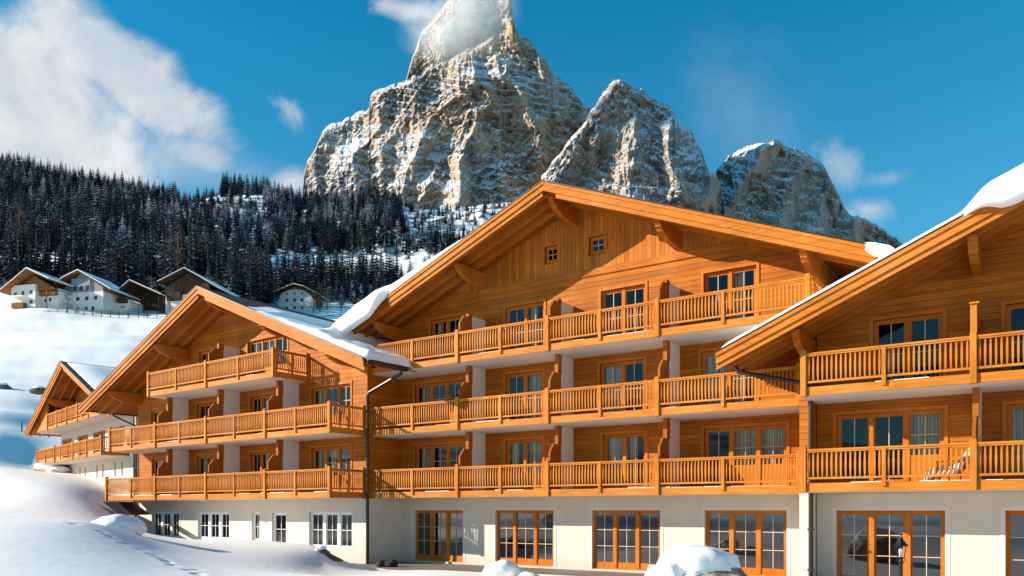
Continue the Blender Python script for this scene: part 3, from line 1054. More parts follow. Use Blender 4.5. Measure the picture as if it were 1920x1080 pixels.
mb.box(-7.2, 7.2, -.06, 0.0, 12.22, 12.50)
mb.build('gable_beam', M_trim, hotelM)
side_walls(hotelM, X0, X1, M_Z, M_S, 3.08, 15, (M_plaster, M_wall))
for a, b, c, d, lv, cu_, kk in spec: window(hotelM, a, b, c, d, lv, M_frame, cu_, kick=kk)
for a, b in att: window(hotelM, u(a) + .06, u(b) - .02, 13.14, 13.84, [1], M_frame, '', casing=.10, bars=1, name='attic_window')
for (a, b), lb in zip(base, (None, None, None, None)):
    f = window(hotelM, u(a), u(b), .12, 2.53, [1, 1, 1] if a != -20.59 else [1, 1.15, 1], M_frame, '', casing=0, bars=2, name='glazed_door', mull=.13, kick=.16, surround=.13)
PM = [u(v) for v in (-26.0, -21.21, -16.65, -11.93, -7.0)]
for zr, dv in ((F1, 1), (F2, 1), (F3, 0)):
    xe = u(-6.75) if zr < 10 else u(-6.45)
    balcony(hotelM, u(-26.42), xe, zr, 1.95, PM[1:4] + ([u(-6.88)] if zr < 10 else [u(-6.6)]), mid([u(-26.3)] + PM[1:]), zr > 10)
for x in PM[1:4]:
    divider(hotelM, x, 3.36, 5.99, 1.95)
    divider(hotelM, x, 6.27, 8.89, 1.95)
    divider(hotelM, x, 9.17, 11.8, 1.95, top=11.1)
rM = roof(hotelM, M_Z, M_S, u(-28.1), u(-4.3), -2.55, 15.5, bl=u(-24.65), br=u(-4.45))
for x in (u(-26.0), u(-21.21), 0.0, u(-11.93), u(-6.75)): purlin(hotelM, x, M_Z - M_S * abs(x) - .36)
# aerial behind the ridge
an = MB()
ax0, ay0, az0 = 0.0, 0.0, 0.0
an.tube([(0, 0, -1.2), (0, 0, .55)], .025, 6)
an.tube([(-.35, 0, .95), (-.33, 0, .62), (0, 0, .55), (.33, 0, .62), (.36, 0, .95)], .02, 6)
an.tube([(-1.3, 0, .98), (.62, 0, .90)], .018, 6)
for k in range(15):
    x = -1.28 + k * .132
    an.tube([(x, -.14, .98 - k * .006), (x, .14, .98 - k * .006)], .009, 4)
an.tube([(.6, -.25, .7), (.62, -.2, 1.2)], .012, 4)
ant = empty('roof_aerial')
ao = an.build('roof_aerial', M_alu, None)
bpy.data.objects.remove(ant)
wp = (-14.22) * DU + (-31.0) * DN
ao.location = (wp[0], wp[1], 15.35)
ao.scale = (.9, .9, .9)
tag(ao, 'thin metal television aerial standing on the right slope of the central roof', 'aerial')

# ================================================================= RIGHT BLOCK
hotelR = empty('chalet_block', tuple(R_AP * DU + R_N * DN) + (0,), A_MAIN)
tag(hotelR, 'right timber hotel block cut by the picture edge, snow lip hanging over its gable roof', 'hotel building', 'joined chalet blocks of the hotel')
u = lambda v: v - R_AP
X0, X1 = u(-6.42), u(12.2)
hp, spec = [], []
for (a, b, fl, lv, cu_, kk) in [(-4.69, -2.72, 2, [1, 1], 'nn', 0), (-1.09, 1.0, 2, [1, 1], 'nn', 0), (3.5, 5.5, 2, [1, 1], 'nn', 0),
                                (-5.81, -2.69, 1, [1, 1, 1], 'nnc', [0, 0, .75]), (-1.06, 1.9, 1, [1, 1, 1], 'lnc', [0, .7, .7]), (3.5, 6.5, 1, [1, 1, 1], 'nnn', 0)]:
    zb = {2: 6.38, 1: 3.38}[fl]
    zt = {2: 8.60, 1: 5.65}[fl]
    hp.append((u(a), u(b), zb, zt))
    spec.append((u(a), u(b), zb, zt, lv, cu_, kk))
base = [(-5.81, -2.66), (-1.09, 2.0), (3.6, 6.7)]
mb = MB()
wall_face(mb, X0, X1, -1.0, 3.08, [(u(a), u(b), .12, 2.53) for a, b in base])
mb.build('plaster_wall', M_plaster, hotelR)
mb = MB()
wall_face(mb, X0, X1, 3.08, 13, hp, R_Z - .17, R_S)
mb.build('timber_wall', M_wall, hotelR)
mb = MB()
mb.box(-7.2, 7.2, -.06, 0, 9.32, 9.55)
mb.build('gable_beam', M_trim, hotelR)
side_walls(hotelR, X0, X1, R_Z, R_S, 3.08, 15, (M_plaster, M_wall))
for a, b, c, d, lv, cu_, kk in spec: window(hotelR, a, b, c, d, lv, M_frame, cu_, kick=kk)
for a, b in base: window(hotelR, u(a), u(b), .12, 2.53, [1, 1, 1], M_frame, '', casing=0, bars=2, name='glazed_door', mull=.16, kick=.16, surround=.14)
PR = [u(v) for v in (-6.32, -1.76, 2.9, 7.6, 12.1)]
for zr in (F1 + .01, F2 + .06):
    balcony(hotelR, u(-6.4), u(12.2), zr, 2.1, PR, mid(PR), False)
# edge-on dividers: posts rising from the rail
for x in (PR[1], PR[2], PR[3]):
    divider(hotelR, x, 3.36, 6.05, 2.1)
    q = MB()
    q.box(x - .08, x + .08, -2.1, -1.9, F2 + .17, F2 + .95)
    q.box(x - .10, x + .14, -2.16, -1.84, F2 + .95, F2 + 1.0)
    q.build('screen_post', M_trimv, hotelR)
    q = MB()
    q.box(x - .05, x + .05, -1.95, 0, 6.33, F2 + .92)
    q.build('balcony_divider', M_div, hotelR)
rR = roof(hotelR, R_Z, R_S, -11.72, 12.3, -2.9, 15.5)
for x in (u(-6.57), u(-1.79), 0.0, 4.7, 9.4): purlin(hotelR, x, R_Z - R_S * abs(x) - .36, tip=-2.2)
q = MB()
q.box(-11.86, -11.70, -2.85, 14, 7.38, 7.52)
q.build('gutter', M_metal, rR)
# pier between the middle and right blocks, with the downpipe beside it
for nm, mt, z0, z1 in (('corner_pier', M_plaster, -.5, 3.08), ('corner_pier', M_wall, 3.08, 8.0)):
    q = MB()
    q.box(u(-6.73), u(-6.45), -1.0, 1.6, z0, z1)
    q.build(nm, mt, hotelR)
q = MB()
q.tube([(u(-8.78), -1.1, 7.4), (u(-8.72), -1.1, 7.2), (u(-6.55), -1.1, 6.62), (u(-6.37), -1.02, 6.45), (u(-6.37), -1.02, 0)], .07, 10)
for zc in (.6, 1.9, 4.4): q.box(u(-6.37) - .09, u(-6.37) + .09, -1.11, -.93, zc, zc + .05)
q.build('downpipe', M_metal, hotelR)

# ================================================================= ROOF SNOW
fM = lambda x: M_Z - M_S * abs(x)
fL = lambda x: L_Z - L_S * abs(x)
fR = lambda x: R_Z - R_S * abs(x)
uM = lambda v: v - M_AP
roof_snow(rM, 'snow_cover', fM, uM(-28.1), uM(-17.2), -2.58, 15.3,
          lambda x: .02 + .50 * float(sstep(uM(-18), uM(-25.0), x)) - .15 * float(sstep(uM(-26.2), uM(-28), x)),
          lambda x: -.03 + .42 * float(sstep(uM(-24.4), uM(-25.3), x)),
          lambda x: .55 * float(sstep(uM(-24.6), uM(-25.6), x)), nx=160, seed=3)
roof_snow(rM, 'snow_cover', fM, uM(-5.6), uM(-3.9), -2.5, 15.3, lambda x: .02 + .05 * float(sstep(uM(-5.3), uM(-4.3), x)), lambda x: 0.0 + .3 * float(sstep(uM(-5.0), uM(-4.4), x)), lambda x: .35 * float(sstep(uM(-5.1), uM(-4.4), x)), nx=60, seed=5)
uR = lambda v: v - R_AP
roof_snow(rR, 'snow_cover', fR, -11.7, 9.0, -2.95, 15.3,
          lambda x: .15 + .30 * float(sstep(uR(-2.1), uR(-1.2), x)), lambda x: -.02 + .36 * float(sstep(uR(-2.1), uR(-1.4), x)),
          lambda x: .05 + .32 * float(sstep(uR(-1.9), uR(-1.0), x)) * (1 + .5 * math.sin(x * 3.1)), nx=260, seed=8)
# snow on the right slope of the left block, swept up against the middle roof
gx = np.linspace(3.6, 12.62, 130)
gy = np.linspace(-2.42, 13.5, 170)
GX, GY = np.meshgrid(gx, gy)
WX = (L_AP + GX) * LU[0] + (L_N - GY) * LN[0]
WY = (L_AP + GX) * LU[1] + (L_N - GY) * LN[1]
xm, ym = to_local(WX, WY, M_AP, M_N, DU, DN)
edge = 4.55 + .08 * (GY + 2.35) + .35 * fbm(GX * .1, GY * .9, o=3) + 1.0 * sstep(-2.42, -1.9, -GY) * 0
bare = .35 + .9 * fbm(GX * 1.1, GY * .2 + 9, o=3)
t_ = (.10 * sstep(edge, edge + .25, GX) + .22 * sstep(edge + .3, edge + 4, GX)) * (1 - .9 * (1 - sstep(0, .35 + .2 * bare, GY + 2.42))) * (1 - .9 * sstep(12.3, 12.62, GX))
top = fL(GX) + .02 + t_ * (1 + .3 * fbm(GX * .8, GY * .8, o=3)) - .08 * (t_ < .005)
drape = M_Z - M_S * np.abs(xm) + .30
wgt = sstep(-4.2, -2.5, ym + .35 * fbm(GX, GY, o=2)) * sstep(uM(-27.0), uM(-27.7), xm)
low = np.clip((-xm - 11.2) / 4.0, 0, 1)
drape = drape * (1 - low ** .75) + (fL(GX) + .25) * low ** .75
top = np.maximum(top, top * (1 - wgt) + drape * wgt)
gone = (GY > .9) & (GX > 10.0)
top = np.where(gone, fL(10.0) - .05, top)
P = np.stack([np.where(gone, 9.98, GX), GY, top], -1)
grid_mesh('snow_cover', P, M_snow, rL)

# ================================================================= MOUNTAIN
def seg_ridge(px, py, pts, wd):
    best = None
    for (ax_, ay_), (bx_, by_) in zip(pts[:-1], pts[1:]):
        vx, vy = bx_ - ax_, by_ - ay_
        t = np.clip(((px - ax_) * vx + (py - ay_) * vy) / (vx * vx + vy * vy), 0, 1)
        dd = np.hypot(px - ax_ - t * vx, py - ay_ - t * vy)
        best = dd if best is None else np.minimum(best, dd)
    return np.maximum(0, 1 - best / wd) ** 1.3


def massif(name, sky, zc, lean, base_fn, mat, seed, rough=1.0, strata=0.0, step=1.15, rows=380, curve=0.0, pxmid=None, ribs=34.0, ledges=9.0, jag=6.0, spurs=()):
    """rock face from a measured skyline: every column rises from the foot to the crest, leaning back in ledges and ribs, then falls away behind"""
    sx = np.array([p[0] for p in sky], float)
    sy = np.array([p[1] for p in sky], float)
    cols = np.arange(sx[0], sx[-1] + step, step)
    top = np.interp(cols, sx, sy)
    edge = np.minimum(cols - sx[0], sx[-1] - cols)
    top = top + (jag * fbm(cols / 9.0 + seed, cols * 0 + seed, o=4) + jag * .8 * fbm(cols / 34.0, cols * 0 + seed * 2, o=2)) * np.clip(edge / 10, 0, 1)
    bot = base_fn(cols)
    top = np.minimum(top, bot - 1)
    v = np.linspace(0, 1, rows)[:, None]
    py = bot + (top - bot) * v
    PX = cols[None, :] + 0 * v
    e = (956 - py) / 1493
    # domain warp
    wx = 7 * fbm(PX / 60 + seed, py / 60, o=3)
    wy = 9 * fbm(PX / 70, py / 70 + seed, o=3)
    X1_, Y1_ = PX + wx, py + wy
    hgt = (bot - py)
    q = hgt / ledges * 0.5 + 1.2 * fbm(PX / 45 + seed * 3, py / 90, o=4) + .016 * X1_
    fl = np.floor(q)
    stair = fl + sstep(0.62, 1.0, q - fl)
    q2 = hgt / (ledges * .32) * 0.5 + 1.6 * fbm(PX / 22 + seed, py / 40, o=3) - .03 * X1_
    f2 = np.floor(q2)
    stair2 = f2 + sstep(0.55, 1.0, q2 - f2)
    tot = np.maximum(bot - top, 30)
    lin = hgt
    d = lean * (0.30 * lin + 0.45 * stair * ledges * 2 + 0.25 * stair2 * ledges * .64) / 400.0
    rib = ridged(X1_ / ribs + seed, Y1_ / (ribs * 3.4) + seed, o=5, g=.55)
    rib2 = ridged((X1_ + .8 * Y1_) / (ribs * .8), (Y1_ - .5 * X1_) / (ribs * 1.6) + seed, o=5, g=.6)
    big = fbm(X1_ / 120 + seed, Y1_ / 170, o=2)
    mask = sstep(-.25, .35, fbm(PX / 55 + seed * 5, py / 70, o=3))
    butt = ridged(X1_ / (ribs * 2.6) + seed * 2, Y1_ / (ribs * 6) + seed, o=3, g=.5)
    d = d - rough * (20 * rib * (.45 + .8 * mask) + 20 * rib2 * (1.3 - mask) + 70 * big + 26 * butt)
    d = d - rough * 15 * ridged(X1_ / 15 + 3 * seed, Y1_ / 26, o=4, g=.62) - rough * 10 * (1.3 - mask) * ridged((X1_ - .7 * Y1_) / 13, (Y1_ + .4 * X1_) / 15 + seed, o=4, g=.65)
    d = d - rough * 6.0 * (1.5 - mask) * fbm(X1_ / 4.0, Y1_ / 4.5, o=3, g=.75)
    for pts_, wd_, am_ in spurs:
        d = d - .75 * am_ * seg_ridge(PX + 2.6 * wx, py + 1.6 * wy, pts_, wd_) * (.75 + .6 * mask)
    d = d + 34 * sstep(.955, 1.0, v) ** 2
    if pxmid is not None: d = d + curve * ((PX - pxmid) / 100.0) ** 2
    if strata:
        hi = sstep(255, 150, py) if False else np.clip((260 - py) / 90, 0, 1)
        q3 = (py + .22 * (PX - 900) * -1 + 7 * fbm(PX / 40 + seed, py / 60, o=3)) / 13.0
        f3 = q3 - np.floor(q3)
        d = d - strata * hi * (sstep(0.0, .25, f3) - f3)
    D = zc + d
    Xw = (PX - 960) / 1493 * D
    Zw = EYE + e * D
    F = np.stack([Xw, D, Zw], -1)
    # the far side
    back = []
    for k, (db, dz) in enumerate(((30, 12), (90, 70), (260, 260), (500, 600))):
        B = F[-1].copy()
        B[:, 1] += db
        B[:, 0] *= B[:, 1] / F[-1][:, 1]
        B[:, 2] -= dz
        back.append(B)
    P = np.concatenate([F, np.stack(back)], 0)
    o = grid_mesh(name, P, mat, smooth=True)
    return o


tower = [(752, 175), (762, 145), (772, 112), (783, 85), (792, 60), (803, 45), (815, 30), (830, 12), (848, -12), (870, -34), (905, -48), (935, -40), (955, -15), (960, 5), (966, 48), (972, 70), (985, 110), (1000, 150)]
m1 = massif('mountain', tower, 2080, 520, lambda c: 0 * c + 330, M_rock, 1.3, .9, curve=10, pxmid=930, ribs=34, ledges=11, rows=420,
            spurs=[([(870, -30), (850, 40), (815, 120)], 40, 90), ([(955, 0), (960, 60), (985, 150)], 36, 70)])
tag(m1, None, None, kind='structure')
lower = [(560, 385), (566, 372), (568, 350), (571, 320), (576, 303), (590, 282), (598, 262), (612, 242), (622, 233), (640, 226), (665, 214), (692, 204), (695, 182), (700, 174), (722, 160), (745, 154), (768, 148),
         (785, 138), (808, 126), (835, 112), (862, 100), (890, 86), (915, 70), (940, 58), (958, 54), (970, 62), (985, 67), (1003, 85), (1010, 97), (1022, 103), (1030, 120), (1037, 140), (1048, 143), (1060, 155), (1075, 166), (1092, 192), (1112, 203), (1140, 225), (1180, 262), (1240, 300), (1320, 330)]
m2 = massif('mountain', lower, 1850, 620, lambda c: 400 + 26 * np.sin(c / 90) + 0.05 * (c - 560), M_rock, 4.7, 1.1, strata=15.0, curve=26, pxmid=850, ribs=30, ledges=10, rows=400,
            spurs=[([(862, 145), (855, 175), (835, 200), (800, 240), (765, 300), (745, 375)], 42, 95), ([(1000, 85), (1010, 130), (1030, 190), (1060, 240)], 34, 60), ([(958, 60), (965, 110), (940, 150)], 30, 45), ([(902, 150), (912, 200), (888, 260), (868, 300), (850, 390)], 38, 85),
                   ([(955, 140), (985, 210), (1010, 260), (1055, 330)], 44, 80), ([(700, 175), (703, 230), (672, 290), (655, 360)], 40, 90),
                   ([(780, 145), (770, 205), (730, 250), (700, 330)], 34, 70), ([(600, 262), (592, 320), (585, 370)], 26, 60),
                   ([(930, 230), (950, 300), (930, 380)], 30, 60), ([(1075, 190), (1100, 260), (1130, 330)], 36, 60), ([(820, 300), (800, 350), (790, 400)], 24, 50)])
tag(m2, None, None, kind='structure')
pyr = [(1015, 330), (1040, 295), (1062, 268), (1085, 240), (1108, 210), (1128, 185), (1142, 162), (1153, 149), (1162, 147), (1178, 157), (1196, 164), (1215, 174), (1236, 187), (1253, 195), (1262, 205), (1265, 228), (1280, 233), (1296, 248),
       (1305, 265), (1316, 283), (1322, 303), (1334, 318), (1342, 322), (1352, 345), (1362, 420), (1370, 470)]
m3 = massif('mountain', pyr, 1650, 380, lambda c: 0 * c + 480, M_rock2, 9.1, .9, curve=12, pxmid=1150, ribs=30, ledges=14, rows=380,
            spurs=[([(1158, 148), (1120, 200), (1080, 265), (1045, 330)], 44, 110), ([(1165, 150), (1185, 230), (1190, 320), (1170, 400)], 46, 70), ([(1255, 196), (1262, 280), (1275, 360)], 40, 80), ([(1330, 318), (1318, 360), (1290, 420)], 26, 60)])
tag(m3, None, None, kind='structure')
dome = [(1290, 400), (1310, 370), (1335, 335), (1348, 312), (1362, 300), (1376, 286), (1392, 278), (1408, 270), (1426, 270), (1440, 264), (1457, 259), (1470, 272), (1490, 277), (1512, 284), (1530, 295), (1544, 308), (1552, 322), (1561, 343),
        (1572, 362), (1582, 385), (1592, 400), (1612, 404), (1630, 414), (1650, 424), (1668, 436), (1690, 450), (1715, 475), (1740, 500)]
m4 = massif('mountain', dome, 1750, 420, lambda c: 0 * c + 560, M_rock2, 14.4, .85, curve=8, pxmid=1400, ribs=28, ledges=12, rows=360,
            spurs=[([(1455, 260), (1420, 310), (1370, 380), (1340, 450)], 40, 95), ([(1480, 275), (1480, 340), (1450, 420)], 36, 70), ([(1545, 308), (1550, 380), (1530, 440)], 30, 60), ([(1600, 402), (1600, 450), (1580, 480)], 22, 45)])
tag(m4, None, None, kind='structure')

# cloud clinging to the summit
def cloud_mat(dn, sc, thr):
    m, n, b = newmat('summit_cloud')
    n.n.remove(b)
    t = n('ShaderNodeTexCoord')
    a = n('ShaderNodeTexNoise', Vector=t.outputs['Object'], Scale=sc, Detail=5.0, Roughness=0.6)
    ln = n('ShaderNodeVectorMath', _operation='LENGTH', i0=t.outputs['Object'])
    fall = n.smooth(n.m('SUBTRACT', 1.0, ln.outputs['Value']), 0.0, 0.75)
    de = n.m('MULTIPLY', n.m('MULTIPLY', n.smooth(a.outputs[0], thr, thr + .22), fall), dn)
    v = n('ShaderNodeVolumePrincipled', Density=de, Color=(1, 1, 1, 1), Anisotropy=0.0)
    n.t.links.new(v.outputs[0], n.n['Material Output'].inputs['Volume'])
    return m


def cloud(px, py, dist, rx, ry, rz_, dn, sc, thr, rot=0):
    bm = bmesh.new()
    bmesh.ops.create_icosphere(bm, subdivisions=3, radius=1.0)
    me = bpy.data.meshes.new('summit_cloud')
    bm.to_mesh(me)
    bm.free()
    me.materials.append(cloud_mat(dn, sc, thr))
    o = link_mesh('summit_cloud', me)
    x, y = G(px, dist)
    o.location = (x, y, EYE + (956 - py) / 1493 * dist)
    o.scale = (rx, ry, rz_)
    o.rotation_euler = (0, R(rot), 0)
    tag(o, None, None, kind='stuff')
    return o


cloud(862, 40, 1950, 175, 80, 110, 0.016, 2.0, 0.36, -20)

# ================================================================= FOREST
def spruce_mesh(name, seed, tiers=13, pts=11, mat=None):
    rr_ = random.Random(seed)
    mb = MB()
    mb.cur = 1
    mb.tube([(0, 0, -.06), (0, 0, .5), (0, 0, .97)], [.022, .014, .003], 5)
    mb.cur = 0
    for i in range(tiers):
        t = i / (tiers - 1)
        z = .10 + .86 * t
        r0 = (.175 * (1 - t) ** .85 + .012) * rr_.uniform(.82, 1.15)
        n = max(5, int(pts * (1 - .45 * t)))
        ph = rr_.uniform(0, 6.28)
        vs = [(0, 0, z + .055 * (1 - .4 * t))]
        for k in range(n):
            a = ph + 2 * math.pi * (k + rr_.uniform(-.3, .3)) / n
            rl = r0 * rr_.uniform(.65, 1.2)
            vs.append((rl * math.cos(a), rl * math.sin(a), z - .045 * (1 - .5 * t) * rr_.uniform(.3, 1.5)))
            a2 = ph + 2 * math.pi * (k + .5) / n
            ri = r0 * rr_.uniform(.25, .5)
            vs.append((ri * math.cos(a2), ri * math.sin(a2), z + .012))
        m_ = 2 * n
        mb.add(vs, [(0, 1 + k, 1 + (k + 1) % m_) for k in range(m_)])
    me = bpy.data.meshes.new(name)
    me.from_pydata(mb.v, [], mb.f)
    me.materials.append(mat)
    me.materials.append(M_bark)
    me.polygons.foreach_set('material_index', mb.mi)
    return me


def larch_mesh(name, seed):
    rr_ = random.Random(seed)
    mb = MB()
    mb.tube([(0, 0, -.05), (0, 0, .5), (0, 0, 1)], [.018, .011, .002], 5)
    for i in range(60):
        z = rr_.uniform(.16, .95)
        a = rr_.uniform(0, 6.28)
        l = .24 * (1 - z) ** .7 * rr_.uniform(.6, 1.15) + .02
        e = (l * math.cos(a), l * math.sin(a), z + l * .45)
        mb.tube([(0, 0, z), e], [.005, .0015], 3, cap=False)
        for q in range(4):
            f = rr_.uniform(.3, 1)
            p = (e[0] * f, e[1] * f, z + l * .45 * f)
            mb.tube([p, (p[0] + rr_.uniform(-.05, .05), p[1] + rr_.uniform(-.05, .05), p[2] + rr_.uniform(.0, .07))], [.004, .0012], 3, cap=False)
    me = bpy.data.meshes.new(name)
    me.from_pydata(mb.v, [], mb.f)
    me.materials.append(M_larch)
    return me


SP = [spruce_mesh('spruce_tree', s_, mat=M_tree if s_ % 2 else M_tree2) for s_ in range(1, 7)]
LA = [larch_mesh('larch_tree', 40 + s_) for s_ in range(2)]


def interp(x, *pts): return float(np.interp(x, [p[0] for p in pts], [p[1] for p in pts]))


HOTEL_TOP = [(-400, 1080), (0, 1000), (50, 800), (115, 680), (160, 745), (372, 538), (640, 610), (700, 585), (1019, 341), (1640, 462), (1720, 455), (1920, 340)]
HOUSES = [(0, 110, 505), (104, 242, 508), (236, 312, 524), (296, 410, 505), (512, 612, 532)]
nprng = np.random.RandomState(11)
N_ = 90000
pxs = nprng.uniform(-260, 1040, N_)
ds = np.exp(nprng.uniform(math.log(264), math.log(1010), N_))
xs_ = (pxs - 960) / 1493 * ds
zs_ = terrain(xs_, ds)
pys = 956 - (zs_ - EYE) / ds * 1493
tn = fbm(pxs / 38, pys / 22, o=3)
keep = []
cell = {}
for i in np.argsort(-ds):
    px, py, d, z = pxs[i], pys[i], ds[i], zs_[i]
    if z < EYE or d > interp(px, (0, 880), (260, 860), (480, 850), (620, 900), (760, 940), (1040, 1010)): continue
    dens_ = 1.0
    # foot of the wood
    foot = interp(px, (-260, 540), (0, 545), (100, 552), (200, 562), (300, 568), (420, 578), (500, 586), (610, 578), (690, 570), (760, 540), (1040, 540))
    if py > foot: dens_ = 0.0
    # open snow: right-hand alp, patches on the ridge and clearing below
    if px > 748 + 16 * tn[i] and py < 520:
        dens_ = .10 if py > 440 else .05
        if px > 700 and py > 462: dens_ = .28
        if py > 500: dens_ = .6
    if 500 < px < 640 and d < 330: continue
    if px < 430 and d < 272: continue
    if 700 < px < 800 and 470 < py < 520: dens_ = min(dens_, .16)
    for (cx0, cy0, rx, ry, q) in ((378, 376, 50, 24, .07), (460, 404, 52, 34, .13), (520, 440, 48, 32, .25), (350, 398, 24, 14, .15), (600, 545, 80, 9, .8), (640, 566, 60, 16, .1)):
        if ((px - cx0) / rx) ** 2 + ((py - cy0) / ry) ** 2 < 1 + .8 * tn[i]: dens_ = min(dens_, q)
    if nprng.rand() > dens_: continue
    g_ = (5.2 + d * .0032) * (.85 if py > 480 else 1)
    key = (int(xs_[i] // g_), int(d // g_))
    if key in cell: continue
    cell[key] = 1
    h = 11 + 16 * nprng.rand() ** .8 * interp(px, (-200, 1), (600, .92), (760, .8), (1040, .55)) * interp(d, (280, .95), (900, .95))
    if dens_ < .2: h *= .6
    tpx, tpy = px, py - h / d * 1493
    if tpy > interp(px, *HOTEL_TOP) + 4: continue
    keep.append((h / d, px, py, d, xs_[i], z, h, tpy))


def hidden(t):
    return any(a - 3 < t[1] < b + 3 and t[7] > c_ for a, b, c_ in HOUSES)


def zone(t):
    _, px, py, d, *_r = t
    if px > 745: return ('small snow-dusted spruce scattered on the open white alp right of the wooded ridge', 'scattered spruces on the open alp')
    if px < 112: return ('tall dark spruce in the wood behind the far-left farmhouse with wooden gable', 'spruces behind the far-left farmhouse')
    if px < 240: return ('tall dark spruce in the wood behind the white farmhouse with grey gable', 'spruces behind the grey-gabled farmhouse')
    if px < 420: return ('dark snow-flecked spruce in the wood behind the two dark barns', 'spruces behind the dark barns')
    if px < 620: return ('dark snow-flecked spruce in the wood behind the arch-fronted white house', 'spruces behind the arch-fronted house')
    return ('dark spruce in the wood between the arch-fronted house and the central hotel roof', 'spruces left of the middle roof')


cand = [t for t in keep if -2 < t[1] < 1000 and not hidden(t)]
rest = [t for t in keep if not (-2 < t[1] < 1000 and not hidden(t))]
cand.sort(key=lambda t: -t[0])
solo, mass = cand[:290], cand[290:] + rest
for k, t in enumerate(solo):
    _, px, py, d, x, z, h, tpy = t
    isl = (k % 31 == 3)
    o = bpy.data.objects.new('larch_tree' if isl else 'spruce_tree', LA[k % 2] if isl else SP[k % 6])
    C.objects.link(o)
    o.location = (x, d, z - .3)
    wd = random.uniform(.95, 1.45)
    o.scale = (h * wd, h * wd, h)
    o.rotation_euler = (0, 0, random.uniform(0, 6.28))
    lb, gp = zone(t)
    if isl:
        lb = lb.replace('tall ', '').replace('small ', '').replace('dark snow-flecked spruce', 'bare brown larch').replace('dark spruce', 'bare brown larch').replace('snow-dusted spruce', 'bare brown larch')
        gp = gp.replace('spruces', 'larches')
    tag(o, lb, 'larch' if isl else 'spruce', gp)
# the rest of the wood, too many to count: one mesh
co_s, fc_s, mi_s, off = [], [], [], 0
base_sets = []
for me in SP:
    v = np.array([tuple(p.co) for p in me.vertices])
    f = [tuple(p.vertices) for p in me.polygons]
    tri = np.array([q for q in f if len(q) == 3])
    base_sets.append((v, tri))
low = {0: [], 1: []}
for k, t in enumerate(mass):
    _, px, py, d, x, z, h, tpy = t
    v, tri = base_sets[k % 6]
    a = random.uniform(0, 6.28)
    wd = random.uniform(1.0, 1.6) * h
    ca, sa = math.cos(a), math.sin(a)
    vv = np.stack([(v[:, 0] * ca - v[:, 1] * sa) * wd + x, (v[:, 0] * sa + v[:, 1] * ca) * wd + d, v[:, 2] * h + z - .3], -1)
    low[k % 2].append((vv, tri))
vv_all, tt_all, mm_all, off = [], [], [], 0
for mi_ in (0, 1):
    for vv, tri in low[mi_]:
        vv_all.append(vv)
        tt_all.append(tri + off)
        mm_all.append(np.full(len(tri), mi_, np.int32))
        off += len(vv)
V = np.concatenate(vv_all)
T_ = np.concatenate(tt_all)
me = bpy.data.meshes.new('spruce_forest')
me.vertices.add(len(V))
me.vertices.foreach_set('co', V.reshape(-1).astype(np.float32))
me.loops.add(T_.size)
me.loops.foreach_set('vertex_index', T_.reshape(-1).astype(np.int32))
me.polygons.add(len(T_))
me.polygons.foreach_set('loop_start', np.arange(0, T_.size, 3, dtype=np.int32))
me.polygons.foreach_set('loop_total', np.full(len(T_), 3, np.int32))
me.materials.append(M_tree)
me.materials.append(M_tree2)
me.polygons.foreach_set('material_index', np.concatenate(mm_all))
me.update(calc_edges=True)
fo = link_mesh('spruce_forest', me)
tag(fo, 'dense dark spruce wood covering the hillside beyond the farmhouses', 'forest', kind='stuff')
print('trees', len(keep), 'mass', len(mass))

# ================================================================= ANNEX
AU = np.array([0.68114, -0.73215])
AN = np.array([-0.73215, -0.68114])
A_AP, A_N, A_Z, A_S = -70.4, -19.1, 14.3, 0.40
annex = empty('chalet_block', tuple(A_AP * AU + A_N * AN) + (0,), math.atan2(-0.73215, 0.68114))
tag(annex, 'small distant chalet with snowy roof on the slope behind the left hotel block', 'hotel building', 'joined chalet blocks of the hotel')
X0, X1 = -9.6, 10.4
mb = MB()
slit = []
for px in (124, 133, 150, 160, 182, 193, 216, 229):
    r_ = np.array([(px - 960) / 1493, 1.0])
    tt = A_N / (r_ @ AN)
    c_ = tt * (r_ @ AU) - A_AP
    slit.append((c_ - .19, c_ + .19, 5.1, 6.15))
wf = []
for pa, pb in ((118, 135), (147, 165), (176, 197), (213, 233)):
    cc = []
    for px in (pa, pb):
        r_ = np.array([(px - 960) / 1493, 1.0])
        cc.append(A_N / (r_ @ AN) * (r_ @ AU) - A_AP)
    wf.append((cc[0], cc[1], 6.85, 8.7))
wall_face(mb, X0, X1, 1, 9.4, slit + wf)
mb.build('plaster_wall', M_plaster, annex)
mb = MB()
wall_face(mb, X0, X1, 9.4, 15, [(-3, -.8, 9.7, 11.6), (1.2, 3.4, 9.7, 11.6)], A_Z - .17, A_S)
mb.build('timber_wall', M_wall, annex)
side_walls(annex, X0, X1, A_Z, A_S, 3.08, 13, (M_plaster, M_plaster))
for a, b, c, d in slit: window(annex, a, b, c, d, [1], M_frame, '', casing=0, bars=0)
for a, b, c, d in wf: window(annex, a, b, c, d, [1, 1], M_frame, 'cn', casing=.06)
for a, b in ((-3, -.8), (1.2, 3.4)): window(annex, a, b, 9.7, 11.6, [1, 1], M_frame, '', casing=.08)
balcony(annex, -10.1, 8.9, 7.8, 1.8, [-10.0, -4.0, 1.5, 5.2, 8.8], [-7.0, -2.2, 0, 3.4, 7.0], True, snow=False)
b = balcony(annex, -10.4, 8.6, 10.7, 1.8, [-6.3, -3.3, -.3, 2.7, 5.6], [-4.8, -1.8, 1.2, 4.1], False, snow=False)
for ch in [c for c in bpy.data.objects if c.parent == b and c.name.startswith(('handrail',))]:
    for v in ch.data.vertices: v.co.x = min(max(v.co.x, -6.3), 5.6)
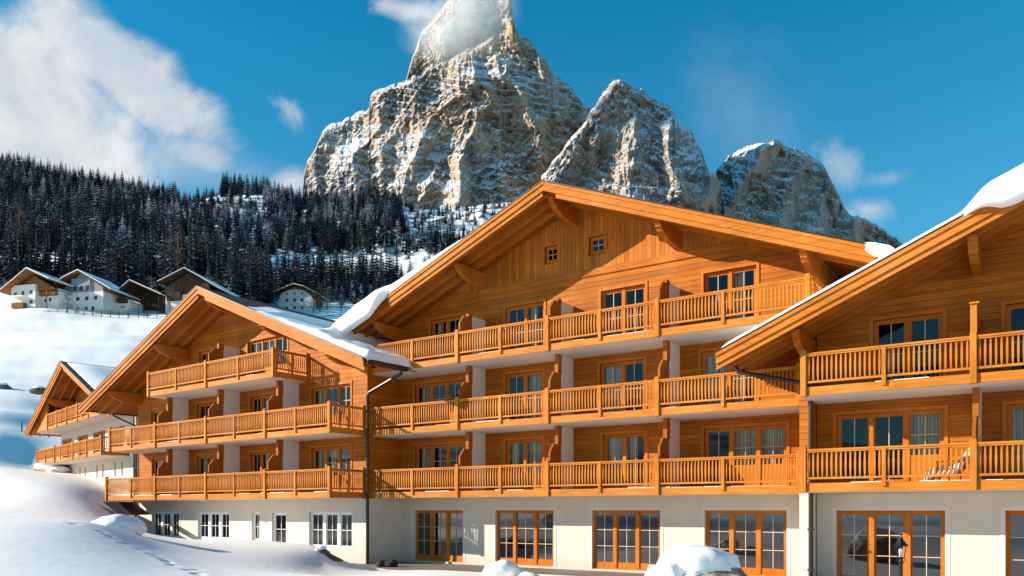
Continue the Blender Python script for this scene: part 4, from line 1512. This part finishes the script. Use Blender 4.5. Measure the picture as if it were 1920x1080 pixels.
for ch in [c for c in bpy.data.objects if c.parent == b and c.name.startswith('railing')]:
    xs = [v.co.x for v in ch.data.vertices]
    if max(xs) < -6 or min(xs) > 5.6: bpy.data.objects.remove(ch)
q = MB()
q.prism_y([(-10.4, 9.4), (-6.35, 9.4), (-6.35, A_Z - A_S * 6.35 - .2), (-10.4, A_Z - A_S * 10.4 - .2)], -1.85, -1.72)
q.build('parapet_boards', M_rail, b)
q = MB()
q.box(5.65, 8.6, -1.85, -1.72, 9.66, 10.75)
q.build('parapet_boards', M_rail, b)
rA = roof(annex, A_Z, A_S, -12.1, 12.1, -2.3, 13.3)
fA = lambda x: A_Z - A_S * abs(x)
roof_snow(rA, 'snow_cover', fA, 0.25, 12.05, -1.95, 13.0, lambda x: .12, lambda x: 0.0, lambda x: 0.0, nx=40, seed=2)
purlin(annex, -5.2, A_Z - A_S * 5.2 - .36)
purlin(annex, -9.3, A_Z - A_S * 9.3 - .36)
purlin(annex, 5.2, A_Z - A_S * 5.2 - .36)
purlin(annex, 0, A_Z - .36)
q = MB()
q.tube([(10.3, -.1, 9.3), (10.3, -.1, 3)], .06, 6)
q.build('downpipe', M_metal, annex)

# ================================================================= TERRACE
q = MB()
q.box(-11.95, 30, -4.3, 0.02, -.3, 0.035)
te = q.build('terrace', M_deck)
te.location = tuple(M_AP * DU + M_N * DN) + (0,)
te.rotation_euler = (0, 0, A_MAIN)
tag(te, None, None, kind='structure')

# ================================================================= BOULDERS
def boulder(name, px, dist, z, r, seed, label, snow=.16, cat='boulder', mat=None, group=None, cover=.1, lean=.12):
    x, y = G(px, dist)
    t = empty(name, (x, y, z), 0)
    tag(t, label, cat, group)
    bm = bmesh.new()
    bmesh.ops.create_icosphere(bm, subdivisions=5, radius=1.0)
    V = np.array([tuple(v.co) for v in bm.verts])
    n1 = fbm(V[:, 0] * 1.1 + seed, V[:, 1] * 1.1, V[:, 2] * 1.1, o=3)
    n2 = fbm(V[:, 0] * 4 + seed, V[:, 1] * 4, V[:, 2] * 4, o=4)
    k = 1 + .30 * n1 + .07 * n2
    S = V * k[:, None]
    rock = S * np.array(r)
    me = bpy.data.meshes.new('rock')
    for v, c in zip(bm.verts, rock): v.co = c
    bm.to_mesh(me)
    me.materials.append(mat or M_boulder)
    me.polygons.foreach_set('use_smooth', [True] * len(me.polygons))
    link_mesh('rock', me, t)
    up = V[:, 2] + .22 * n1 + .25 * n2 - lean * V[:, 0]
    w_ = sstep(cover, cover + .28, up)
    base = V * (1 + .30 * n1)[:, None] * np.array(r)
    sn = base + V * (snow * w_ - .09 * (1 - w_))[:, None] + np.array([0, 0, 1.0]) * (snow * .9 * w_)[:, None]
    for v, c in zip(bm.verts, sn): v.co = c
    me = bpy.data.meshes.new('snow_cap')
    bm.to_mesh(me)
    bm.free()
    me.materials.append(M_snow)
    me.polygons.foreach_set('use_smooth', [True] * len(me.polygons))
    link_mesh('snow_cap', me, t)
    return t


boulder('snowy_boulder', 1305, 17.5, .60, (1.42, .95, .86), 3.0, 'large tan boulder under a thick snow cap in front of the glazed doors', .13, cover=.58, lean=.25)
boulder('snowy_boulder', 941, 23.5, .46, (.54, .48, .34), 7.0, 'small dark boulder with a snow cap at the bottom edge, left of the large one', .13, cover=.0)
boulder('snowy_boulder', 990, 22.8, .32, (.30, .3, .28), 9.0, 'low snow lump touching the right side of the small capped boulder', .10, cover=-.3)
boulder('snowy_boulder', 222, 27.0, 1.66, (.66, .8, .38), 11.0, 'snow-laden boulder with rusty bare end on the bank left of the basement windows', .20, cover=-.25)
boulder('snowy_boulder', 603, 32.2, .78, (.30, .3, .22), 13.0, 'grey round stone bedded in snow beside the small stone block', .05, mat=M_darkrock, cover=.55)
for k, (px, py, d, s_) in enumerate(((88, 876, 71, 1.0), (101, 880, 70, 1.2), (112, 884, 69, .9))):
    boulder('bank_boulder', px, d, zz(py, d) - .4, (s_ * 1.1, s_, s_ * .7), 20 + k,
            ('brown boulder at the left end of the row under the distant chalet balcony', 'middle brown boulder of the row under the distant chalet balcony', 'brown boulder at the right end of the row beside the distant chalet wall')[k], .12, group='boulders under the distant chalet', cover=.4)
for k, (px, py, d) in enumerate(((6, 727, 117), (73, 733, 114))):
    boulder('meadow_rock', px, d, zz(py, d), (1.2, .8, .55), 30 + k, ('dark rock in the snowy meadow at the left picture edge', 'dark rock in the snowy meadow left of the distant chalet roof')[k], .12, mat=M_darkrock, group='dark rocks in the meadow', cover=.55)

# small stone block with a sloping slab, end of the drift
x, y = G(622, 32.0)
t = empty('stone_block', (x, y, .1), -.3)
tag(t, 'small pale stone block with a dark sloping slab at the end of the snow drift', 'stone block')
q = MB()
q.box(-.22, .22, -.3, .5, -.2, .38)
q.build('block', M_oldwhite, t, bevel=.02)
q = MB()
q.prism_y([(-.45, .74), (.30, .42), (.30, .37), (-.45, .69)], -.32, .4)
q.build('slab', M_darkrock, t)
# black bundle by the wall
x, y = G(728, 35.2)
bm = bmesh.new()
for dx, s_ in ((-.28, .24), (.12, .30)):
    bmesh.ops.create_icosphere(bm, subdivisions=3, radius=s_, matrix=Matrix.Translation((dx, 0, .12)))
for v in bm.verts:
    v.co.z = max(-.05, v.co.z * .8)
    v.co += v.co.normalized() * (math.sin(v.co.x * 21) * math.cos(v.co.y * 17)) * .03
me = bpy.data.meshes.new('black_bundle')
bm.to_mesh(me)
bm.free()
me.materials.append(M_rag)
o = link_mesh('black_bundle', me)
o.location = (x, y, .04)
tag(o, 'low black bundle lying on the terrace by the foot of the long downpipe', 'bundle')
# dark slanting cheek below the left end of the lowest balcony
p0 = np.array([*G(192, 46.3), zz(941, 46.3)])
p1 = np.array([*G(224, 44.5), zz(966, 44.5)])
q = MB()
dv = np.array([0.0, 2.2, 0.0])
wv_ = np.array([.75, 0, 0.02])
A = [p0, p0 + wv_, p1 + wv_, p1]
q.add([tuple(a) for a in A] + [tuple(a + dv) for a in A] , [(0, 1, 2, 3), (7, 6, 5, 4), (0, 4, 5, 1), (1, 5, 6, 2), (2, 6, 7, 3), (3, 7, 4, 0)])
o = q.build('cellar_roof', M_black)
tag(o, 'black slanting cellar roof poking out of the snow under the lowest left balcony end', 'cellar roof')
# marker pole
x, y = G(41, 92)
q = MB()
q.tube([(0, 0, -1), (0, 0, 1.15)], .07, 6)
o = q.build('marker_pole', M_rag)
o.location = (x, y, terr(x, y))
tag(o, 'thin dark marker pole alone in the snow left of the distant chalet', 'pole')

# ================================================================= LAMP POST
x, y = G(1689, 15)
lt = empty('lamp_post', (x, y, .2))
tag(lt, 'black lantern lamp post in front of the right-hand glazed doors', 'lamp post')
q = MB()
q.lathe([(.09, 0), (.09, .12), (.055, .16), (.045, .5), (.035, .55), (.034, 1.33), (.05, 1.36), (.03, 1.40), (.03, 1.44), (0.0, 1.44)], 12)
for k in range(4):
    a = k * math.pi / 2 + .78
    q.tube([(0, 0, 1.38), (.05 * math.cos(a), .05 * math.sin(a), 1.36), (.085 * math.cos(a), .085 * math.sin(a), 1.41), (.07 * math.cos(a), .07 * math.sin(a), 1.46)], .008, 5)
q.build('post', M_black, lt, smooth=True)
q = MB()
for k in range(6):
    a = k * math.pi / 3
    q.tube([(.062 * math.cos(a), .062 * math.sin(a), 1.45), (.105 * math.cos(a), .105 * math.sin(a), 1.68)], .007, 5)
q.lathe([(.065, 1.44), (.07, 1.46), (0, 1.46)], 6)
q.lathe([(.145, 1.665), (.15, 1.68), (.10, 1.72), (.05, 1.79), (.02, 1.83), (.012, 1.86), (.022, 1.88), (.012, 1.90), (0, 1.94)], 6)
q.build('lantern', M_black, lt)
q = MB()
q.lathe([(.0, 1.47), (.035, 1.48), (.04, 1.60), (.02, 1.63), (0, 1.64)], 12)
q.build('bulb', M_pane2, lt, smooth=True)

# ================================================================= CHAIR WITH FLEECE
wp = (-2.45) * DU + (R_N + 1.25) * DN
ch = empty('lounge_chair', (wp[0], wp[1], 3.37), A_MAIN)
tag(ch, 'low wooden lounge chair behind the lowest right balcony railing', 'chair')
q = MB()
q.box(-.30, .32, -.28, .28, .34, .38)
q.build('seat', M_trim, ch)
q = MB()
q.prism_y([(.26, .36), (.31, .36), (.62, .92), (.57, .94)], -.26, .26)
q.build('backrest', M_trim, ch)
for sx in (-.26, .28):
    for sy in (-.25, .25):
        q = MB()
        q.box(sx - .025, sx + .025, sy - .025, sy + .025, 0, .34)
        q.build('leg', M_trimv, ch)
for sy in (-.3, .3):
        q = MB()
        q.box(-.3, .42, sy - .03, sy + .03, .56, .59)
        q.box(-.27, -.23, sy - .02, sy + .02, .34, .56)
        q.build('armrest', M_trimv, ch)
prof = [(-.62, .08), (-.55, .30), (-.40, .44), (-.15, .47), (.08, .48), (.26, .58), (.42, .80), (.55, .97), (.66, 1.0), (.74, .86), (.74, .66)]
ss = np.linspace(0, len(prof) - 1, 44)
px_ = np.interp(ss, range(len(prof)), [p[0] for p in prof])
pz_ = np.interp(ss, range(len(prof)), [p[1] for p in prof])
yy_ = np.linspace(-.33, .33, 18)
PX_, YY_ = np.meshgrid(px_, yy_)
PZ_, _q = np.meshgrid(pz_, yy_)
nn_ = fbm(PX_ * 5 + 3, YY_ * 5, PZ_ * 5, o=4)
top_ = np.stack([PX_ + .05 * nn_, YY_ * (1 + .12 * nn_), PZ_ + .07 * nn_ - .30 * sstep(.22, .33, np.abs(YY_))], -1)
o = grid_mesh('fleece_throw', top_, M_cloth)
so_ = o.modifiers.new('thick', 'SOLIDIFY')
so_.thickness = .09
o.location = ch.location
o.rotation_euler = (0, 0, A_MAIN)
tag(o, 'shaggy pale fleece throw draped over the lounge chair on the right balcony', 'throw')

# ================================================================= VILLAGE
M_darkwin = plain('dark_window_pane', (0.03, 0.035, 0.045), 0.15)
M_winframe = plain('brown_window_frame', (0.16, 0.10, 0.07), 0.6)
M_snowroof = M_snow


class House:
    def __init__(s, label, cat, px0, dist, yaw=0.0, group='farm buildings above the meadow', name='farmhouse'):
        s.px0, s.d, s.c = px0, dist, 1 / math.cos(yaw)
        x, y = G(px0, dist)
        s.t = empty(name, (x, y, 0), yaw)
        tag(s.t, label, cat, group)

    def X(s, px): return (px - s.px0) / 1493 * s.d * s.c

    def Z(s, py): return zz(py, s.d)

    def body(s, name, px0, px1, pyt, pyb, y0, y1, mat, gable=None):
        """box with an optional gable point (px, py)"""
        q = MB()
        a, b, zt, zb = s.X(px0), s.X(px1), s.Z(pyt), s.Z(pyb)
        pr = [(a, zb), (b, zb), (b, zt)] + ([(s.X(gable[0]), s.Z(gable[1]))] if gable else []) + [(a, zt)]
        q.prism_y(pr, y0, y1)
        return q.build(name, mat, s.t)

    def slopes(s, pts, y0, y1, th=.35, mat=None, soff=None, snow=.3):
        """roof from a polyline of (px, py) along the gable"""
        P = [(s.X(a), s.Z(b)) for a, b in pts]
        lo = [(x, z - th) for x, z in P]
        q = MB()
        n = len(P)
        for i in range(n - 1):
            q.prism_y([lo[i], lo[i + 1], P[i + 1], P[i]], y0, y1)
        r = q.build('roof', mat or M_brown, s.t)
        if snow:
            q = MB()
            for i in range(n - 1):
                q.prism_y([(P[i][0], P[i][1] + .002), (P[i + 1][0], P[i + 1][1] + .002), (P[i + 1][0], P[i + 1][1] + snow), (P[i][0], P[i][1] + snow)], y0 + .12, y1)
            q.build('snow_cover', M_snow, r)
        return r

    def win(s, px, py, w=1.0, h=1.1, y=-.01, mat=None):
        x, z = s.X(px), s.Z(py)
        q = MB()
        q.box(x - w / 2, x + w / 2, y - .06, y + .02, z - h / 2, z + h / 2)
        f = q.build('window', mat or M_winframe, s.t)
        q = MB()
        q.box(x - w / 2 + .12, x + w / 2 - .12, y - .075, y - .062, z - h / 2 + .12, z + h / 2 - .12)
        q.build('pane', M_darkwin, f)


H = House('far-left white farmhouse with orange timber gable and small canopied balcony', 'farmhouse', 45, 242, -.26)
H.body('wall', 17, 70, 534, 597, 0, 12, M_oldwhite)
H.body('wall', 70, 106, 541, 595, 2.5, 12, M_oldwhite)
H.body('gable_wall', 20, 106, 543, 546, .8, 11, M_brown, gable=(63, 517))
H.slopes([(2, 546), (63, 508), (112, 531)], -2.2, 14, mat=M_brown)
for px, py in ((26, 551), (43, 549.5), (61, 549), (61, 567), (26, 588), (43, 587), (61, 585)): H.win(px, py)
for px, py in ((78, 562), (88.5, 561), (78, 580), (88.5, 580)): H.win(px, py, .9, 1.0, 2.49)
q = MB()
q.box(H.X(26), H.X(52), -1.5, 0, H.Z(579), H.Z(569.5))
b = q.build('balcony', M_brown, H.t)
q = MB()
q.box(H.X(24), H.X(53), -1.9, 0, H.Z(558), H.Z(556.5))
q.build('canopy', M_snow, b)
q = MB()
q.box(H.X(71), H.X(106), 1.3, 2.5, H.Z(554), H.Z(547))
q.box(H.X(93), H.X(94), .2, .5, H.Z(595), H.Z(540))
q.build('timber_porch', M_brown, H.t)

H = House('white farmhouse with grey upper gable, three dark loggia openings and hipped snowy roof', 'farmhouse', 155, 246, -.22)
H.body('wall', 110, 199, 548, 598, 0, 11, M_oldwhite)
H.body('wall', 199, 226, 557, 598, 6, 13, M_oldwhite)
H.body('gable_wall', 111, 198, 541, 548.2, .02, 10, M_greywall, gable=(153, 512))
H.slopes([(92, 540), (120, 521), (153, 509), (172, 520), (222, 549)], -1.8, 12, mat=M_brown)
q = MB()
q.prism_y([(H.X(133), H.Z(547.5)), (H.X(173), H.Z(547.5)), (H.X(173), H.Z(522)), (H.X(133), H.Z(522))], -.35, -.05)
q.build('loggia_panel', M_greywall, H.t)
for px in (140.5, 154, 166.5): H.win(px, 541, 1.25, 1.45, -.36, M_rag)
for px in (126, 145, 164, 183): H.win(px, 560, 1.15, 1.15)
for px in (131, 145.5, 163, 177): H.win(px, 580, 1.0, 1.3)
for px in (217, 222): H.win(px - 8, 570, .5, .6, 5.99)
q = MB()
q.box(H.X(206), H.X(222), 4.2, 6, H.Z(563), H.Z(555))
q.build('side_balcony', M_oldwood, H.t)

H = House('open dark barn with snow-edged gable roof between the white farmhouse and the tall barn', 'barn', 262, 250, -.15, name='barn')
H.body('back_wall', 236, 308, 556, 592, 7, 14, M_oldwood, gable=(250, 530))
H.body('side_wall', 300, 307, 556, 592, 1, 8, M_oldwood)
H.slopes([(220, 548), (247, 527), (310, 556)], -1.6, 15, mat=M_oldwood, snow=.28)
for px in (241, 270, 300):
    q = MB()
    q.box(H.X(px) - .15, H.X(px) + .15, 0, .3, H.Z(592), H.Z(546 + (px - 247) * .2))
    q.build('post', M_oldwood, H.t)
rr_ = random.Random(2)
for k in range(9):
    q = MB()
    a = 270 + rr_.uniform(0, 28)
    z_ = 568 + rr_.uniform(0, 8)
    q.tube([(H.X(a), 1.5, H.Z(z_)), (H.X(a + 3), 3.5, H.Z(z_ - 1.5))], .28, 6)
    q.build('stacked_log', M_larch, H.t)

H = House('tall dark timber barn on a patchy white stone base above the left hotel roof', 'barn', 350, 248, -.2, name='barn')
H.body('timber_wall', 306, 396, 536, 552, 0, 14, M_oldwood, gable=(352, 512))
H.body('stone_base', 306, 394, 551.5, 600, .15, 14, M_oldwhite)
H.slopes([(298, 528.5), (353, 506), (425, 549)], -2.2, 16, mat=M_oldwood, snow=.22)
for px, w_ in ((322, 1.2), (334, .9)): H.win(px, 537, w_, 2.4, -.01, M_oldwood)
q = MB()
q.box(H.X(312), H.X(341), -.9, 0, H.Z(563), H.Z(548))
q.build('timber_bay', M_oldwood, H.t)

H = House('lone white house with arched timber gable standing right of the left hotel roof', 'farmhouse', 556, 310, -.14)
pts = [(522, 592), (586, 592), (590, 575), (588, 562), (580, 551), (568, 544.5), (553, 542), (538, 544), (526, 550), (522, 560)]
q = MB()
q.prism_y([(H.X(a), H.Z(b)) for a, b in pts], 0, 6)
q.build('wall', M_oldwhite, H.t)
H.body('gable_wall', 520, 596, 549.5, 556, .35, 7.6, M_brown, gable=(553, 536))
H.body('side_wall', 588, 594, 556, 592, 2, 7, M_brown)
H.slopes([(514.5, 548), (553, 534), (574, 540), (604, 557)], -1.8, 9, mat=M_oldwood, snow=.22)
for px in (537.5, 552.5, 567): H.win(px, 550.5, .7, .8)
for px in (537.5, 552.5, 567): H.win(px, 562.5, 1.0, 1.1)
for px in (537.5, 552.5, 567): H.win(px, 577, 1.0, 1.1)

# fences along the crest
def fence(px0, px1, dist, py0, py1, rails, label, hgt=1.2):
    q = empty('rail_fence', (*G((px0 + px1) / 2, dist), 0))
    tag(q, label, 'fence', 'fences below the farm buildings')
    n = max(3, int(abs(px1 - px0) / 1493 * dist / 2.4))
    ox, oy = q.location.x, q.location.y
    P = []
    for i in range(n + 1):
        t = i / n
        x, y = G(px0 + (px1 - px0) * t, dist)
        z = zz(py0 + (py1 - py0) * t, dist)
        P.append((x - ox, y - oy, z))
        m_ = MB()
        m_.box(x - ox - .07, x - ox + .07, y - oy - .07, y - oy + .07, z - 1.5, z + hgt)
        m_.build('post', M_oldwood, q)
    for k in range(rails):
        m_ = MB()
        for a, b in zip(P[:-1], P[1:]): m_.tube([(a[0], a[1] - .12, a[2] + .2 + k * (hgt - .3) / max(1, rails - 1)), (b[0], b[1] - .12, b[2] + .2 + k * (hgt - .3) / max(1, rails - 1))], .06, 5)
        m_.build('rail', M_oldwood, q)


fence(92, 240, 229, 588, 590, 3, 'dark low rail fence in front of the two white farmhouses', 1.1)
fence(242, 312, 231, 594, 600, 4, 'grey log rail fence in front of the open barn', 2.4)
fence(-30, 90, 228, 600, 589, 3, 'dark rail fence at the left picture edge below the first farmhouse', 1.0)
# bare trees beside the houses
BT = larch_mesh('bare_tree', 77)
for px, d, py, h, lb in ((127, 232, 590, 6.2, 'small bare tree in front of the grey-gabled farmhouse'), (145, 231, 590, 3.0, 'bare bush in front of the grey-gabled farmhouse door windows'),
                         (318, 236, 592, 5.0, 'bare bush before the white base of the tall barn'), (408, 262, 585, 10, 'bare brown tree right of the tall dark barn'),
                         (600, 300, 592, 11, 'bare brown tree against the right wall of the arch-fronted house'), (588, 298, 592, 8, 'bare brown bush at the right front corner of the arch-fronted house'),
                         (614, 304, 592, 9, 'outermost bare brown tree right of the arch-fronted house'), (640, 296, 600, 7, 'thin bare tree alone on snow left of the roof snow sweep'),
                         (30, 300, 560, 12, 'bare brown tree behind the far-left farmhouse roof'), (284, 262, 560, 11, 'bare brown tree above the roof of the open barn')):
    o = bpy.data.objects.new('bare_tree', BT)
    C.objects.link(o)
    x, y = G(px, d)
    o.location = (x, y, terr(x, y) - .2)
    o.scale = (h * 1.5, h * 1.5, h)
    o.rotation_euler = (0, 0, px * .7)
    tag(o, lb, 'tree')
